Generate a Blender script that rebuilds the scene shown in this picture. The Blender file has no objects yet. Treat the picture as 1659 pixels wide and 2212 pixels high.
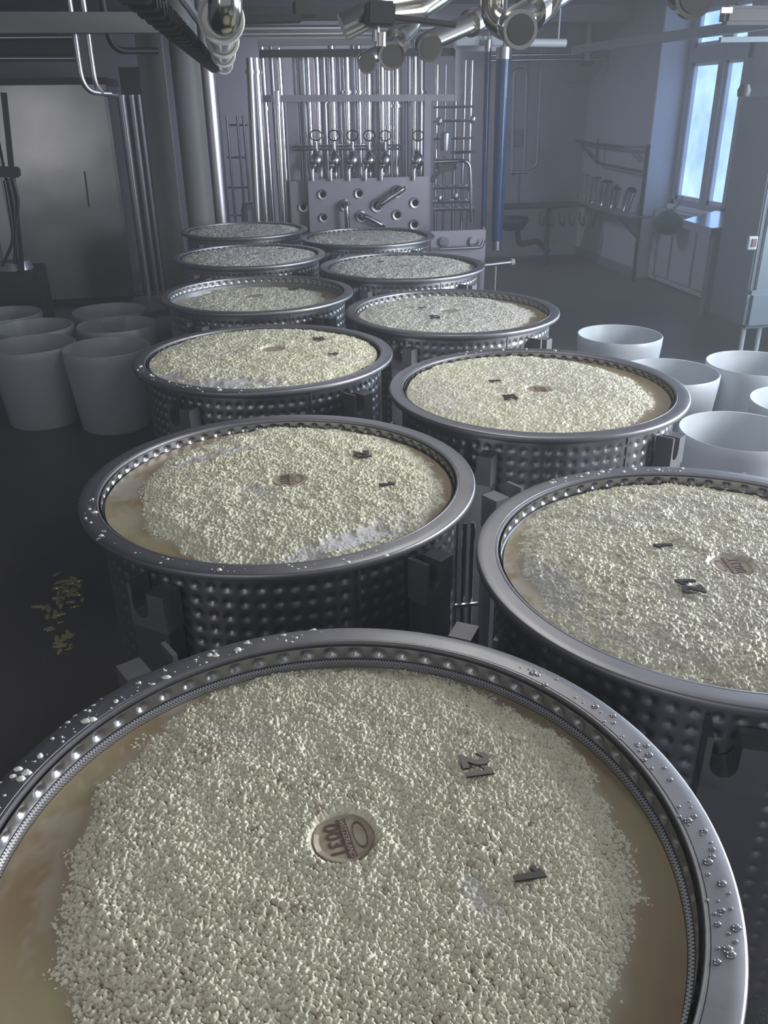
import bpy, bmesh, math, random
import numpy as np
from mathutils import Vector, Matrix

# ------------------------------------------------------------------ camera
scene = bpy.context.scene
COL = scene.collection
PI = math.pi
FPX, PITCH, ROLL, YAW = 1808.49, math.radians(25.754), math.radians(-0.81), math.radians(9.25)
CAMZ = 1.8
_r = Vector((math.cos(YAW), -math.sin(YAW), 0))
_f = Vector((math.sin(YAW) * math.cos(PITCH), math.cos(YAW) * math.cos(PITCH), -math.sin(PITCH)))
_u = _r.cross(_f)
RIGHT = math.cos(ROLL) * _r + math.sin(ROLL) * _u
UP = math.cos(ROLL) * _u - math.sin(ROLL) * _r
cam_d = bpy.data.cameras.new('camera')
cam = bpy.data.objects.new('camera', cam_d)
COL.objects.link(cam)
m = Matrix((RIGHT, UP, -_f)).transposed().to_4x4()
m.translation = Vector((0, 0, CAMZ))
cam.matrix_world = m
cam_d.sensor_fit = 'VERTICAL'
cam_d.sensor_height = 36
cam_d.lens = FPX / 2212 * 36
cam_d.clip_start = 0.05
scene.camera = cam

# ------------------------------------------------------------------ world, light, exposure
vs = scene.view_settings
vs.view_transform = 'Standard'
vs.look = 'None'
vs.gamma = 1
vs.use_curve_mapping = False
vs.exposure = 0.2
scene.cycles.use_adaptive_sampling = True
scene.cycles.adaptive_threshold = 0.04
scene.cycles.max_bounces = 5
scene.cycles.diffuse_bounces = 3
scene.cycles.glossy_bounces = 4
scene.cycles.volume_bounces = 0
w = bpy.data.worlds.new('world')
scene.world = w
w.use_nodes = True
w.node_tree.nodes['Background'].inputs[0].default_value = (0.86, 0.90, 1.0, 1)
w.node_tree.nodes['Background'].inputs[1].default_value = 0.44


# faint steam haze in the air of the whole room
nt = w.node_tree
vol = nt.nodes.new('ShaderNodeVolumeScatter')
vol.inputs['Density'].default_value = .018
vol.inputs['Color'].default_value = (.86, .90, .98, 1)
vol.inputs['Anisotropy'].default_value = .2
nt.links.new(vol.outputs[0], nt.nodes['World Output'].inputs['Volume'])


def area(name, loc, target, sx, sy, power, col):
    d = bpy.data.lights.new(name, 'AREA')
    d.shape = 'RECTANGLE'
    d.size, d.size_y, d.energy, d.color = sx, sy, power, col
    o = bpy.data.objects.new(name, d)
    COL.objects.link(o)
    o.location = loc
    o.rotation_euler = (Vector(target) - Vector(loc)).to_track_quat('-Z', 'Y').to_euler()
    return o


WR = 4.8          # plane of the right window wall
WCOL = (0.72, 0.86, 1.0)
# daylight in the tall windows of the right wall (the near ones are outside the frame)
area('window_daylight', (WR + .12, 1.9, 1.9), (0, 1.9, 1.9), 2.6, 1.9, 320, (0.95, 0.98, 1.0))
area('window_daylight', (WR + .12, 5.2, 1.9), (0, 5.2, 1.9), 1.5, 1.9, 150, WCOL)
# unseen fill lights, added overhead and behind the camera
area('top_fill', (0.9, 3.0, 2.72), (0.9, 3.0, 0), 0.25, 1.4, 14, (1.0, 0.97, 0.88))
area('top_fill', (1.2, 9.6, 2.72), (1.2, 9.6, 0), 1.4, 0.25, 38, (0.88, 0.86, 1.0))  # added to brighten the back of the room
area('rear_fill', (-.2, -3.0, 1.6), (-.2, 5, 1.5), 9.0, 3.2, 34, (.90, .93, 1.0))  # added broad fill, replaces the sky light lost in the haze
area('cabinet_fill', (-4.2, -2.7, 1.5), (-4.2, 0, 1.5), .7, .9, 16, (1.0, 0.99, 0.95))  # added for its blurred reflection in the steel cabinet
area('top_fill', (-1.2, -1.0, 2.72), (-1.2, -1.0, 0), 0.25, 1.4, 18, (1.0, 0.97, 0.90))


# ------------------------------------------------------------------ helpers
def ray(px, py):
    return _f + RIGHT * ((px - 829.5) / FPX) - UP * ((py - 1106) / FPX)


def PV(px, py, v):
    d = ray(px, py)
    t = v / d.y
    return Vector((d.x * t, v, CAMZ + d.z * t))


def PU(px, py, u):
    d = ray(px, py)
    t = u / d.x
    return Vector((u, d.y * t, CAMZ + d.z * t))


def PZ(px, py, z):
    d = ray(px, py)
    t = (z - CAMZ) / d.z
    return Vector((d.x * t, d.y * t, z))


class MB:
    def __init__(s):
        s.v, s.f, s.sm = [], [], []

    def add(s, vs_, fs, smooth=False):
        o = len(s.v)
        s.v += [tuple(p) for p in vs_]
        s.f += [tuple(i + o for i in f) for f in fs]
        s.sm += [smooth] * len(fs)

    def box(s, a, b, M=None):
        x0, x1 = sorted((a[0], b[0])); y0, y1 = sorted((a[1], b[1])); z0, z1 = sorted((a[2], b[2]))
        vs_ = [Vector(p) for p in ((x0, y0, z0), (x1, y0, z0), (x1, y1, z0), (x0, y1, z0),
                                   (x0, y0, z1), (x1, y0, z1), (x1, y1, z1), (x0, y1, z1))]
        if M is not None:
            vs_ = [M @ p for p in vs_]
        s.add(vs_, [(3, 2, 1, 0), (4, 5, 6, 7), (0, 1, 5, 4), (1, 2, 6, 5), (2, 3, 7, 6), (3, 0, 4, 7)])
        return s

    def beam(s, a, b, wd, ht):
        a, b = Vector(a), Vector(b)
        d = (b - a); L = d.length; d.normalize()
        up = Vector((0, 0, 1)) if abs(d.z) < .95 else Vector((0, 1, 0))
        x = d.cross(up).normalized(); y = x.cross(d)
        M = Matrix((x, d, y)).transposed().to_4x4(); M.translation = a
        s.box((-wd / 2, 0, -ht / 2), (wd / 2, L, ht / 2), M)
        return s

    def tube(s, pts, r, n=12, cap=True, radii=None):
        pts = [Vector(p) for p in pts]
        k = len(pts)
        t = [(pts[min(i + 1, k - 1)] - pts[max(i - 1, 0)]).normalized() for i in range(k)]
        ref = Vector((0, 0, 1)) if abs(t[0].z) < .9 else Vector((1, 0, 0))
        x = t[0].cross(ref).normalized()
        vs_ = []
        for i in range(k):
            x = (x - t[i] * x.dot(t[i])).normalized()
            y = t[i].cross(x)
            rr = radii[i] if radii else r
            vs_ += [pts[i] + rr * (math.cos(2 * PI * j / n) * x + math.sin(2 * PI * j / n) * y) for j in range(n)]
        fs = [(i * n + j, i * n + (j + 1) % n, (i + 1) * n + (j + 1) % n, (i + 1) * n + j)
              for i in range(k - 1) for j in range(n)]
        s.add(vs_, fs, True)
        if cap:
            s.add(vs_[:n], [tuple(range(n))[::-1]])
            s.add(vs_[-n:], [tuple(range(n))])
        return s

    def lathe(s, prof, n=48, M=None, closed=False, smooth=True):
        k = len(prof)
        vs_ = []
        for (r, z) in prof:
            for j in range(n):
                p = Vector((r * math.cos(2 * PI * j / n), r * math.sin(2 * PI * j / n), z))
                vs_.append(M @ p if M is not None else p)
        kk = k if closed else k - 1
        fs = [(i * n + j, i * n + (j + 1) % n, ((i + 1) % k) * n + (j + 1) % n, ((i + 1) % k) * n + j)
              for i in range(kk) for j in range(n)]
        s.add(vs_, fs, smooth)
        return s

    def prism(s, poly, d, M=None):
        """poly in x,z ; extruded from y=0 to y=d"""
        n = len(poly)
        vs_ = [Vector((x, 0, z)) for x, z in poly] + [Vector((x, d, z)) for x, z in poly]
        if M is not None:
            vs_ = [M @ p for p in vs_]
        fs = [tuple(range(n)), tuple(range(2 * n - 1, n - 1, -1))]
        fs += [((i + 1) % n, i, n + i, n + (i + 1) % n) for i in range(n)]
        s.add(vs_, fs)
        return s

    def mesh(s, name, mat):
        me = bpy.data.meshes.new(name)
        me.from_pydata(s.v, [], s.f)
        me.polygons.foreach_set('use_smooth', s.sm)
        me.materials.append(mat)
        if any(s.sm):
            me.set_sharp_from_angle(angle=math.radians(42))
        return me

    def obj(s, name, mat, parent=None, bevel=0):
        me = s.mesh(name, mat)
        if bevel:
            bm = bmesh.new(); bm.from_mesh(me)
            bmesh.ops.recalc_face_normals(bm, faces=bm.faces)
            bmesh.ops.bevel(bm, geom=[e for e in bm.edges if e.calc_face_angle(0) > .6], offset=bevel, segments=2, affect='EDGES')
            bm.to_mesh(me); bm.free()
        o = bpy.data.objects.new(name, me)
        COL.objects.link(o)
        if parent:
            o.parent = parent
        return o


def tag(o, label, cat, group=None, kind=None):
    o['label'] = label
    o['category'] = cat
    if group: o['group'] = group
    if kind: o['kind'] = kind
    return o


def empty(name, loc, label, cat, group=None, rz=0):
    o = bpy.data.objects.new(name, None)
    o.empty_display_size = .1
    COL.objects.link(o)
    o.location = loc
    o.rotation_euler.z = rz
    tag(o, label, cat, group)
    o['_inv'] = 0
    del o['_inv']
    bpy_inv[o.name] = (Matrix.Translation(Vector(loc)) @ Matrix.Rotation(rz, 4, 'Z')).inverted()
    return o


bpy_inv = {}


def part(mb, name, mat, root, bevel=0):
    """mb holds world coordinates; store relative to the root empty"""
    M = bpy_inv[root.name]
    mb.v = [tuple(M @ Vector(p)) for p in mb.v]
    return mb.obj(name, mat, root, bevel)


def sub(mb, name, mat, root, par, bevel=0):
    M = bpy_inv[root.name]
    mb.v = [tuple(M @ Vector(p)) for p in mb.v]
    return mb.obj(name, mat, par, bevel)


def struct(o):
    o['kind'] = 'structure'
    return o


def arc(p0, p1, p2, r, n=6):
    """round a corner p1 between p0 and p2"""
    p0, p1, p2 = Vector(p0), Vector(p1), Vector(p2)
    a = (p0 - p1).normalized(); b = (p2 - p1).normalized()
    ang = a.angle(b)
    t = min(r / math.tan(ang / 2), (p0 - p1).length * .49, (p2 - p1).length * .49)
    s_, e_ = p1 + a * t, p1 + b * t
    return [(s_ * (1 - k / n) ** 2 + p1 * 2 * (k / n) * (1 - k / n) + e_ * (k / n) ** 2) for k in range(n + 1)]


def bent(pts, r):
    out = [Vector(pts[0])]
    for i in range(1, len(pts) - 1):
        out += arc(pts[i - 1], pts[i], pts[i + 1], r)
    out.append(Vector(pts[-1]))
    return out


# ------------------------------------------------------------------ materials
def mat(name, col, rough=.5, metal=0.0, spec=.5, noise=None, bump=None, emit=None, coat=0):
    """noise=(scale, colour2, contrast)  bump=(scale, strength, distance)"""
    mt = bpy.data.materials.new(name)
    mt.use_nodes = True
    nt = mt.node_tree
    b = nt.nodes['Principled BSDF']
    b.inputs['Base Color'].default_value = (*col, 1)
    b.inputs['Roughness'].default_value = rough
    b.inputs['Metallic'].default_value = metal
    b.inputs['Specular IOR Level'].default_value = spec
    if coat: b.inputs['Coat Weight'].default_value = coat
    tc = nt.nodes.new('ShaderNodeTexCoord')
    if noise:
        n = nt.nodes.new('ShaderNodeTexNoise'); n.inputs['Scale'].default_value = noise[0]
        n.inputs['Detail'].default_value = 4
        nt.links.new(tc.outputs['Object'], n.inputs['Vector'])
        cr = nt.nodes.new('ShaderNodeValToRGB')
        c = noise[2]
        cr.color_ramp.elements[0].position = .5 - c; cr.color_ramp.elements[1].position = .5 + c
        cr.color_ramp.elements[0].color = (*noise[1], 1); cr.color_ramp.elements[1].color = (*col, 1)
        nt.links.new(n.outputs['Fac'], cr.inputs['Fac'])
        nt.links.new(cr.outputs['Color'], b.inputs['Base Color'])
    if bump:
        n = nt.nodes.new('ShaderNodeTexNoise'); n.inputs['Scale'].default_value = bump[0]
        nt.links.new(tc.outputs['Object'], n.inputs['Vector'])
        bp = nt.nodes.new('ShaderNodeBump'); bp.inputs['Strength'].default_value = bump[1]
        bp.inputs['Distance'].default_value = bump[2]
        nt.links.new(n.outputs['Fac'], bp.inputs['Height'])
        nt.links.new(bp.outputs['Normal'], b.inputs['Normal'])
    if emit:
        b.inputs['Emission Color'].default_value = (*emit[0], 1)
        b.inputs['Emission Strength'].default_value = emit[1]
    return mt


M_STEEL = mat('brushed_steel', (.50, .50, .53), .34, 1, noise=(3, (.40, .40, .43), .2), bump=(60, .15, .001))
M_VAT = mat('vat_steel', (.42, .42, .45), .36, 1, noise=(5, (.33, .33, .36), .25), bump=(45, .2, .001))
M_BRK = mat('bracket_steel', (.24, .24, .26), .55, .75, noise=(9, (.18, .18, .20), .25))
M_RIM = mat('rim_steel', (.30, .30, .325), .44, .92, noise=(14, (.25, .25, .275), .25), bump=(30, .3, .0015))
M_PIPE = mat('polished_pipe', (.68, .67, .72), .16, 1)
M_PIPE2 = mat('dull_pipe', (.50, .49, .55), .32, 1)
M_PIPEW = mat('overhead_pipe', (.42, .41, .38), .17, 1)
M_GASKET = mat('gasket', (.62, .62, .63), .3)
M_FRAME = mat('grey_frame', (.30, .29, .36), .45, .3)
M_PLATE = mat('flow_plate', (.36, .34, .42), .42, .5, noise=(2, (.30, .28, .36), .3))
M_END = mat('pipe_end', (.04, .038, .04), .6, .3)
M_HOLE = mat('port_dark', (.012, .012, .018), .9, 0, .1)
M_DARK = mat('dark_metal', (.035, .035, .04), .5, .4)
M_BLACK = mat('black_rubber', (.015, .015, .025), .45)
M_LEVER = mat('lever_dark', (.02, .045, .06), .4)
M_CONC = mat('painted_column', (.23, .23, .245), .55, noise=(2, (.19, .19, .205), .3))
M_BLUE = mat('blue_hose', (.006, .06, .19), .35, coat=.3)
M_WALLB = mat('wall_paint', (.34, .32, .40), .5, noise=(.8, (.28, .29, .35), .3), bump=(6, .1, .003))
M_WALLR = mat('wall_paint_right', (.36, .40, .47), .5, noise=(.8, (.30, .35, .40), .3))
M_CEIL = mat('ceiling_paint', (.20, .19, .24), .7)
M_REVEAL = mat('reveal_paint', (.66, .68, .80), .55)
M_SASH = mat('window_paint', (.32, .35, .45), .45)
M_MOULD = mat('white_plastic', (.44, .48, .53), .36, noise=(3, (.40, .44, .48), .3))
M_CAB = mat('cabinet_steel', (.34, .34, .36), .24, .96, noise=(1.6, (.22, .22, .24), .25), bump=(.9, .25, .04))
M_MACH = mat('machine_grey', (.13, .17, .205), .5, .1)
M_PANELW = mat('white_panel', (.36, .41, .46), .5)
M_GREEN = mat('green_cloth', (.02, .09, .09), .8)
M_NUM = mat('black_plastic_numeral', (.035, .035, .035), .38)
M_PRINT = mat('brown_print', (.12, .075, .055), .6)
M_DISC = mat('casein_plate', (.48, .43, .33), .42, noise=(40, (.28, .205, .14), .35), coat=.3)
M_LIGHTPRINT = mat('pale_print', (.42, .34, .27), .5)
M_CRUMB = mat('curd_crumb', (.80, .80, .76), .3)
M_WHITE = mat('white_duct', (.50, .56, .62), .4)
M_RED = mat('red_plastic', (.16, .05, .08), .5)


def pane_material():
    mt = bpy.data.materials.new('frosted_pane')
    mt.use_nodes = True
    nt = mt.node_tree
    b = nt.nodes['Principled BSDF']
    b.inputs['Base Color'].default_value = (.5, .6, .7, 1)
    b.inputs['Roughness'].default_value = .25
    tc = nt.nodes.new('ShaderNodeTexCoord')
    n = nt.nodes.new('ShaderNodeTexNoise'); n.inputs['Scale'].default_value = 3; n.inputs['Detail'].default_value = 5
    nt.links.new(tc.outputs['Object'], n.inputs['Vector'])
    cr = nt.nodes.new('ShaderNodeValToRGB')
    cr.color_ramp.elements[0].position = .3; cr.color_ramp.elements[1].position = .75
    cr.color_ramp.elements[0].color = (.20, .35, .66, 1); cr.color_ramp.elements[1].color = (.42, .66, .92, 1)
    nt.links.new(n.outputs['Fac'], cr.inputs['Fac'])
    nt.links.new(cr.outputs['Color'], b.inputs['Emission Color'])
    b.inputs['Emission Strength'].default_value = 1.4
    return mt


M_PANE = pane_material()


def floor_material():
    mt = bpy.data.materials.new('wet_resin_floor')
    mt.use_nodes = True
    nt = mt.node_tree
    b = nt.nodes['Principled BSDF']
    tc = nt.nodes.new('ShaderNodeTexCoord')
    n = nt.nodes.new('ShaderNodeTexNoise'); n.inputs['Scale'].default_value = 1.1; n.inputs['Detail'].default_value = 6
    nt.links.new(tc.outputs['Object'], n.inputs['Vector'])
    cr = nt.nodes.new('ShaderNodeValToRGB')
    cr.color_ramp.elements[0].position = .35; cr.color_ramp.elements[1].position = .7
    cr.color_ramp.elements[0].color = (.060, .064, .072, 1); cr.color_ramp.elements[1].color = (.10, .088, .100, 1)
    nt.links.new(n.outputs['Fac'], cr.inputs['Fac'])
    nt.links.new(cr.outputs['Color'], b.inputs['Base Color'])
    n2 = nt.nodes.new('ShaderNodeTexNoise'); n2.inputs['Scale'].default_value = 260; n2.inputs['Detail'].default_value = 2
    nt.links.new(tc.outputs['Object'], n2.inputs['Vector'])
    bp = nt.nodes.new('ShaderNodeBump'); bp.inputs['Strength'].default_value = .5; bp.inputs['Distance'].default_value = .002
    nt.links.new(n2.outputs['Fac'], bp.inputs['Height'])
    nt.links.new(bp.outputs['Normal'], b.inputs['Normal'])
    b.inputs['Roughness'].default_value = .42
    return mt


M_FLOOR = floor_material()


def curd_material():
    mt = bpy.data.materials.new('cheese_curd_grains')
    mt.use_nodes = True
    nt = mt.node_tree
    b = nt.nodes['Principled BSDF']
    tc = nt.nodes.new('ShaderNodeTexCoord')
    at = nt.nodes.new('ShaderNodeAttribute'); at.attribute_name = 'foam_dim'
    sk = nt.nodes.new('ShaderNodeAttribute'); sk.attribute_name = 'soak'
    mix1 = nt.nodes.new('ShaderNodeMix'); mix1.data_type = 'RGBA'
    mix1.inputs[6].default_value = (.75, .745, .585, 1)
    mix1.inputs[7].default_value = (.36, .26, .20, 1)
    nt.links.new(sk.outputs['Fac'], mix1.inputs[0])
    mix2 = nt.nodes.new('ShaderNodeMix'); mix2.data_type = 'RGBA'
    mix2.inputs[7].default_value = (.60, .60, .60, 1)  # grey of froth and of the dimness painted on far curd
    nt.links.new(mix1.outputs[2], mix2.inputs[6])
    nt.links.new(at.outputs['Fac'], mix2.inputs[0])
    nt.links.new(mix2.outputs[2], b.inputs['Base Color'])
    n2 = nt.nodes.new('ShaderNodeTexNoise'); n2.inputs['Scale'].default_value = 420; n2.inputs['Detail'].default_value = 2
    nt.links.new(tc.outputs['Object'], n2.inputs['Vector'])
    bp = nt.nodes.new('ShaderNodeBump'); bp.inputs['Strength'].default_value = .55; bp.inputs['Distance'].default_value = .0015
    nt.links.new(n2.outputs['Fac'], bp.inputs['Height'])
    nt.links.new(bp.outputs['Normal'], b.inputs['Normal'])
    b.inputs['Roughness'].default_value = .26
    b.inputs['Specular IOR Level'].default_value = .6
    return mt


M_CURD = curd_material()


def whey_material():
    mt = bpy.data.materials.new('cloudy_whey')
    mt.use_nodes = True
    nt = mt.node_tree
    b = nt.nodes['Principled BSDF']
    tc = nt.nodes.new('ShaderNodeTexCoord')
    at = nt.nodes.new('ShaderNodeAttribute'); at.attribute_name = 'foam_dim'
    n = nt.nodes.new('ShaderNodeTexNoise'); n.inputs['Scale'].default_value = 3.2; n.inputs['Detail'].default_value = 3
    nt.links.new(tc.outputs['Object'], n.inputs['Vector'])
    cr = nt.nodes.new('ShaderNodeValToRGB')
    cr.color_ramp.elements[0].position = .35; cr.color_ramp.elements[1].position = .65
    cr.color_ramp.elements[0].color = (.28, .200, .125, 1); cr.color_ramp.elements[1].color = (.37, .325, .195, 1)
    nt.links.new(n.outputs['Fac'], cr.inputs['Fac'])
    mix = nt.nodes.new('ShaderNodeMix'); mix.data_type = 'RGBA'
    mix.inputs[7].default_value = (.62, .62, .58, 1)
    nt.links.new(cr.outputs['Color'], mix.inputs[6])
    nt.links.new(at.outputs['Fac'], mix.inputs[0])
    nt.links.new(mix.outputs[2], b.inputs['Base Color'])
    b.inputs['Roughness'].default_value = .22
    b.inputs['Specular IOR Level'].default_value = .35
    n2 = nt.nodes.new('ShaderNodeTexNoise'); n2.inputs['Scale'].default_value = 14
    nt.links.new(tc.outputs['Object'], n2.inputs['Vector'])
    bp = nt.nodes.new('ShaderNodeBump'); bp.inputs['Strength'].default_value = .15; bp.inputs['Distance'].default_value = .004
    nt.links.new(n2.outputs['Fac'], bp.inputs['Height'])
    nt.links.new(bp.outputs['Normal'], b.inputs['Normal'])
    return mt


M_WHEY = whey_material()


def sieve_material():
    mt = bpy.data.materials.new('perforated_sieve')
    mt.use_nodes = True
    nt = mt.node_tree
    b = nt.nodes['Principled BSDF']
    b.inputs['Metallic'].default_value = .8
    b.inputs['Roughness'].default_value = .35
    at = nt.nodes.new('ShaderNodeAttribute'); at.attribute_name = 'ringuv'
    sep = nt.nodes.new('ShaderNodeSeparateXYZ')
    nt.links.new(at.outputs['Vector'], sep.inputs[0])
    outs = []
    for k in (0, 1):
        mm = nt.nodes.new('ShaderNodeMath'); mm.operation = 'SINE'
        nt.links.new(sep.outputs[k], mm.inputs[0]); outs.append(mm)
    mul = nt.nodes.new('ShaderNodeMath'); mul.operation = 'MULTIPLY'
    nt.links.new(outs[0].outputs[0], mul.inputs[0]); nt.links.new(outs[1].outputs[0], mul.inputs[1])
    gt = nt.nodes.new('ShaderNodeMath'); gt.operation = 'GREATER_THAN'; gt.inputs[1].default_value = .35
    nt.links.new(mul.outputs[0], gt.inputs[0])
    mix = nt.nodes.new('ShaderNodeMix'); mix.data_type = 'RGBA'
    mix.inputs[6].default_value = (.60, .62, .66, 1); mix.inputs[7].default_value = (.10, .10, .10, 1)
    nt.links.new(gt.outputs[0], mix.inputs[0])
    nt.links.new(mix.outputs[2], b.inputs['Base Color'])
    return mt


M_SIEVE = sieve_material()

# ------------------------------------------------------------------ room
VB = 11.1        # back wall plane
WI = 4.47         # inner face of the right wall beyond the niche
VN = 9.22        # niche reveal
CZ = 2.78
mb = MB().box((-6, -3, -.1), (WR + .3, VB + .2, 0)); struct(mb.obj('floor', M_FLOOR))
mb = MB().box((-6, VB, 0), (WR + .3, VB + .15, CZ)); struct(mb.obj('wall_back', M_WALLB))
mb = MB().box((-5.2, -3, 0), (-5.05, VB, CZ)); struct(mb.obj('wall_left', M_CONC))
mb = MB().box((-6, -1.5, CZ), (WR + .3, VB + .2, CZ + .12)); struct(mb.obj('ceiling', M_CEIL))
# right wall: thick stretch beyond the niche
mb = MB().box((WI, VN + .03, 0), (WR + .3, VB, CZ)); struct(mb.obj('wall_right', M_WALLR))
mb = MB().box((WI, VN, 0), (WR, VN + .03, CZ)); struct(mb.obj('trim_1', M_REVEAL))
# window wall pieces (niche)
WB, WT = .81, 2.70
holes = [(0.6, 3.2), (4.45, 5.95), (8.06, 9.17)]
mb = MB()
v0 = -3
for a, b in holes:
    mb.box((WR, v0, 0), (WR + .1, a, CZ))
    mb.box((WR, a, 0), (WR + .1, b, WB)); mb.box((WR, a, WT), (WR + .1, b, CZ))
    v0 = b
mb.box((WR, v0, 0), (WR + .1, VN, CZ))
struct(mb.obj('wall_right', M_WALLR))
mb = MB().box((-5, VB - .03, 0), (WI, VB, .10)); struct(mb.obj('baseboard_back', M_WALLB))
mb = MB().box((WI - .03, VN, 0), (WI, VB - .03, .10)); struct(mb.obj('baseboard_right', M_MACH))
mb = MB().box((-5, 4.4, 2.52), (-.6, 4.65, CZ)); struct(mb.obj('trim_2', M_CONC))
mb = MB().box((2.0, 10.0, CZ - .16), (WI, 10.2, CZ)); struct(mb.obj('trim_3', M_CEIL))


def window(v0, v1, n):
    t = MB()
    f = .055
    fr = empty('window_%d' % n, (WR, (v0 + v1) / 2, WB), 'x', 'x')
    del fr['label']; del fr['category']
    fr['kind'] = 'structure'
    zt = 2.245
    vm = 8.50
    t.box((WR - .04, v0, WB), (WR + .06, v0 + f, WT)).box((WR - .04, v1 - f, WB), (WR + .06, v1, WT))
    t.box((WR - .04, v0, WB), (WR + .06, v1, WB + f)).box((WR - .04, v0, WT - f), (WR + .06, v1, WT))
    part(t, 'window_frame', M_SASH, fr)
    part(MB().box((WR - .045, v0, zt - .07), (WR + .06, v1, zt + .07)), 'transom', M_SASH, fr)
    part(MB().box((WR - .05, vm - .055, WB), (WR + .06, vm + .055, WT)), 'mullion', M_SASH, fr)
    for (a, b) in ((v0 + f, vm - .05), (vm + .05, v1 - f)):
        for (c, d) in ((WB + f, zt - .07), (zt + .07, WT - f)):
            s = MB()
            for (p, q) in (((a, c), (a + .045, d)), ((b - .045, c), (b, d)), ((a, c), (b, c + .04)), ((a, d - .03), (b, d))):
                s.box((WR - .02, p[0], p[1]), (WR + .05, q[0], q[1]))
            so = part(s, 'sash', M_REVEAL, fr)
            sub(MB().box((WR + .02, a + .04, c + .03), (WR + .028, b - .04, d - .02)), 'pane', M_PANE, fr, so)
    part(MB().box((WR - .09, v0, WB - .05), (WR, v1, WB)), 'window_sill', M_REVEAL, fr, .008)
    return fr


window(8.06, 9.17, 1)

# panelling under the window
e = empty('radiator_cover', (WR - .15, 8.4, 0), 'grey panelled radiator cover below the tall window', 'radiator cover')
part(MB().box((WR - .2, 7.2, 0.02), (WR - .005, VN - .03, .76)), 'cover_body', M_PANELW, e)
for k in range(4):
    a = 7.24 + k * .49
    part(MB().box((WR - .222, a, .08), (WR - .2, a + .43, .71)), 'cover_panel', M_PANELW, e, .005)


# ------------------------------------------------------------------ vats
R = .5
RIMZ = .943
VATS = {1: (.059, .794), 2: (.058, 2.004), 3: (.931, 1.401), 4: (.957, 2.625), 5: (.065, 3.247), 6: (.966, 3.858),
        7: (.077, 4.482), 8: (.971, 5.136), 9: (.067, 5.775), 10: (.955, 6.454), 11: (.059, 7.087)}
WHICH = {1: 'nearest to the camera, at the bottom', 2: 'second in the left row, one behind the nearest',
         3: 'front one of the right row, cut off at right', 4: 'second in the right row',
         5: 'third in the left row', 6: 'third in the right row', 7: 'fourth in the left row',
         8: 'fourth in the right row', 9: 'fifth in the left row, last but one', 10: 'last and farthest in the right row',
         11: 'last and farthest in the left row'}
SHORT = {1: 'nearest vat', 2: 'second left vat', 3: 'front right vat', 4: 'second right vat',
         5: 'third left vat', 6: 'third right vat', 7: 'fourth left vat',
         8: 'fourth right vat', 9: 'fifth left vat', 10: 'farthest right vat', 11: 'farthest left vat'}


def dimple_mesh(name, r0, z0, z1, nd, spc, per, depth, mt, inward=True, stagger=False, wid=.30):
    """cylinder with round pressed dimples; nd round the circle"""
    nz = max(2, int(round((z1 - z0) / spc * per)))
    na = nd * per
    th = np.arange(na) / na * 2 * PI
    zz = np.linspace(z0, z1, nz + 1)
    A, Z = np.meshgrid(th, zz)
    fa = A / (2 * PI) * nd
    fz = (Z - z0) / spc
    row = np.floor(fz)
    if stagger:
        fa = fa + .5 * (row % 2)
    da = (fa % 1) - .5
    dz = (fz % 1) - .5
    d = np.sqrt((da * (2 * PI * r0 / nd) / spc) ** 2 + dz ** 2)
    h = np.clip(1 - (d / wid) ** 2, 0, 1) ** 1.3
    inside = (Z > z0 + .2 * spc) & (Z < z1 - .2 * spc)
    rr = r0 + (-1 if inward else 1) * depth * h * inside
    co = np.stack([rr * np.cos(A), rr * np.sin(A), Z], -1).reshape(-1, 3)
    i, j = np.meshgrid(np.arange(nz), np.arange(na), indexing='ij')
    i = i.ravel(); j = j.ravel(); j2 = (j + 1) % na
    q = np.stack([i * na + j, i * na + j2, (i + 1) * na + j2, (i + 1) * na + j], -1)
    return np_mesh(name, co, q, mt)


def np_mesh(name, co, q, mt, smooth=True):
    me = bpy.data.meshes.new(name)
    me.vertices.add(len(co)); me.vertices.foreach_set('co', co.astype(np.float32).ravel())
    me.loops.add(q.size); me.loops.foreach_set('vertex_index', q.astype(np.int32).ravel())
    me.polygons.add(len(q))
    me.polygons.foreach_set('loop_start', np.arange(0, q.size, 4, dtype=np.int32))
    me.polygons.foreach_set('loop_total', np.full(len(q), 4, dtype=np.int32))
    me.polygons.foreach_set('use_smooth', np.full(len(q), smooth))
    me.update(calc_edges=True)
    me.materials.append(mt)
    return me


def bracket_mb(tall=.78):
    """hook bracket: x along the wall, y outward, z up. top at .895"""
    t = MB()
    base = tall
    prof = [(-.050, 0), (.050, 0), (.050, .105), (.040, .105), (.040, .055)]
    for k in range(0, 7):
        a = -k / 6 * PI
        prof.append((.018 + .022 * math.cos(a), .050 + .024 * math.sin(a)))
    prof += [(-.004, .092), (-.050, .092)]
    M = Matrix.Translation((0, -.005, base))
    t.prism(prof, .055, M)
    return t


def flip(t):
    t.f = [f[::-1] for f in t.f]
    return t


wall_me = dimple_mesh('vat_wall', .455, .18, RIMZ - .035, 78, .036, 6, .006, M_VAT)
band_me = dimple_mesh('inner_dimple_band', .4470, RIMZ - .032, RIMZ - .006, 66, .026, 8, .0075, M_VAT, False, wid=.40)
liner = MB().lathe([(.447, RIMZ - .034), (.446, .25), (0.001, .25)], 96)
liner_me = liner.mesh('vat_liner', M_VAT)
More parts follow.
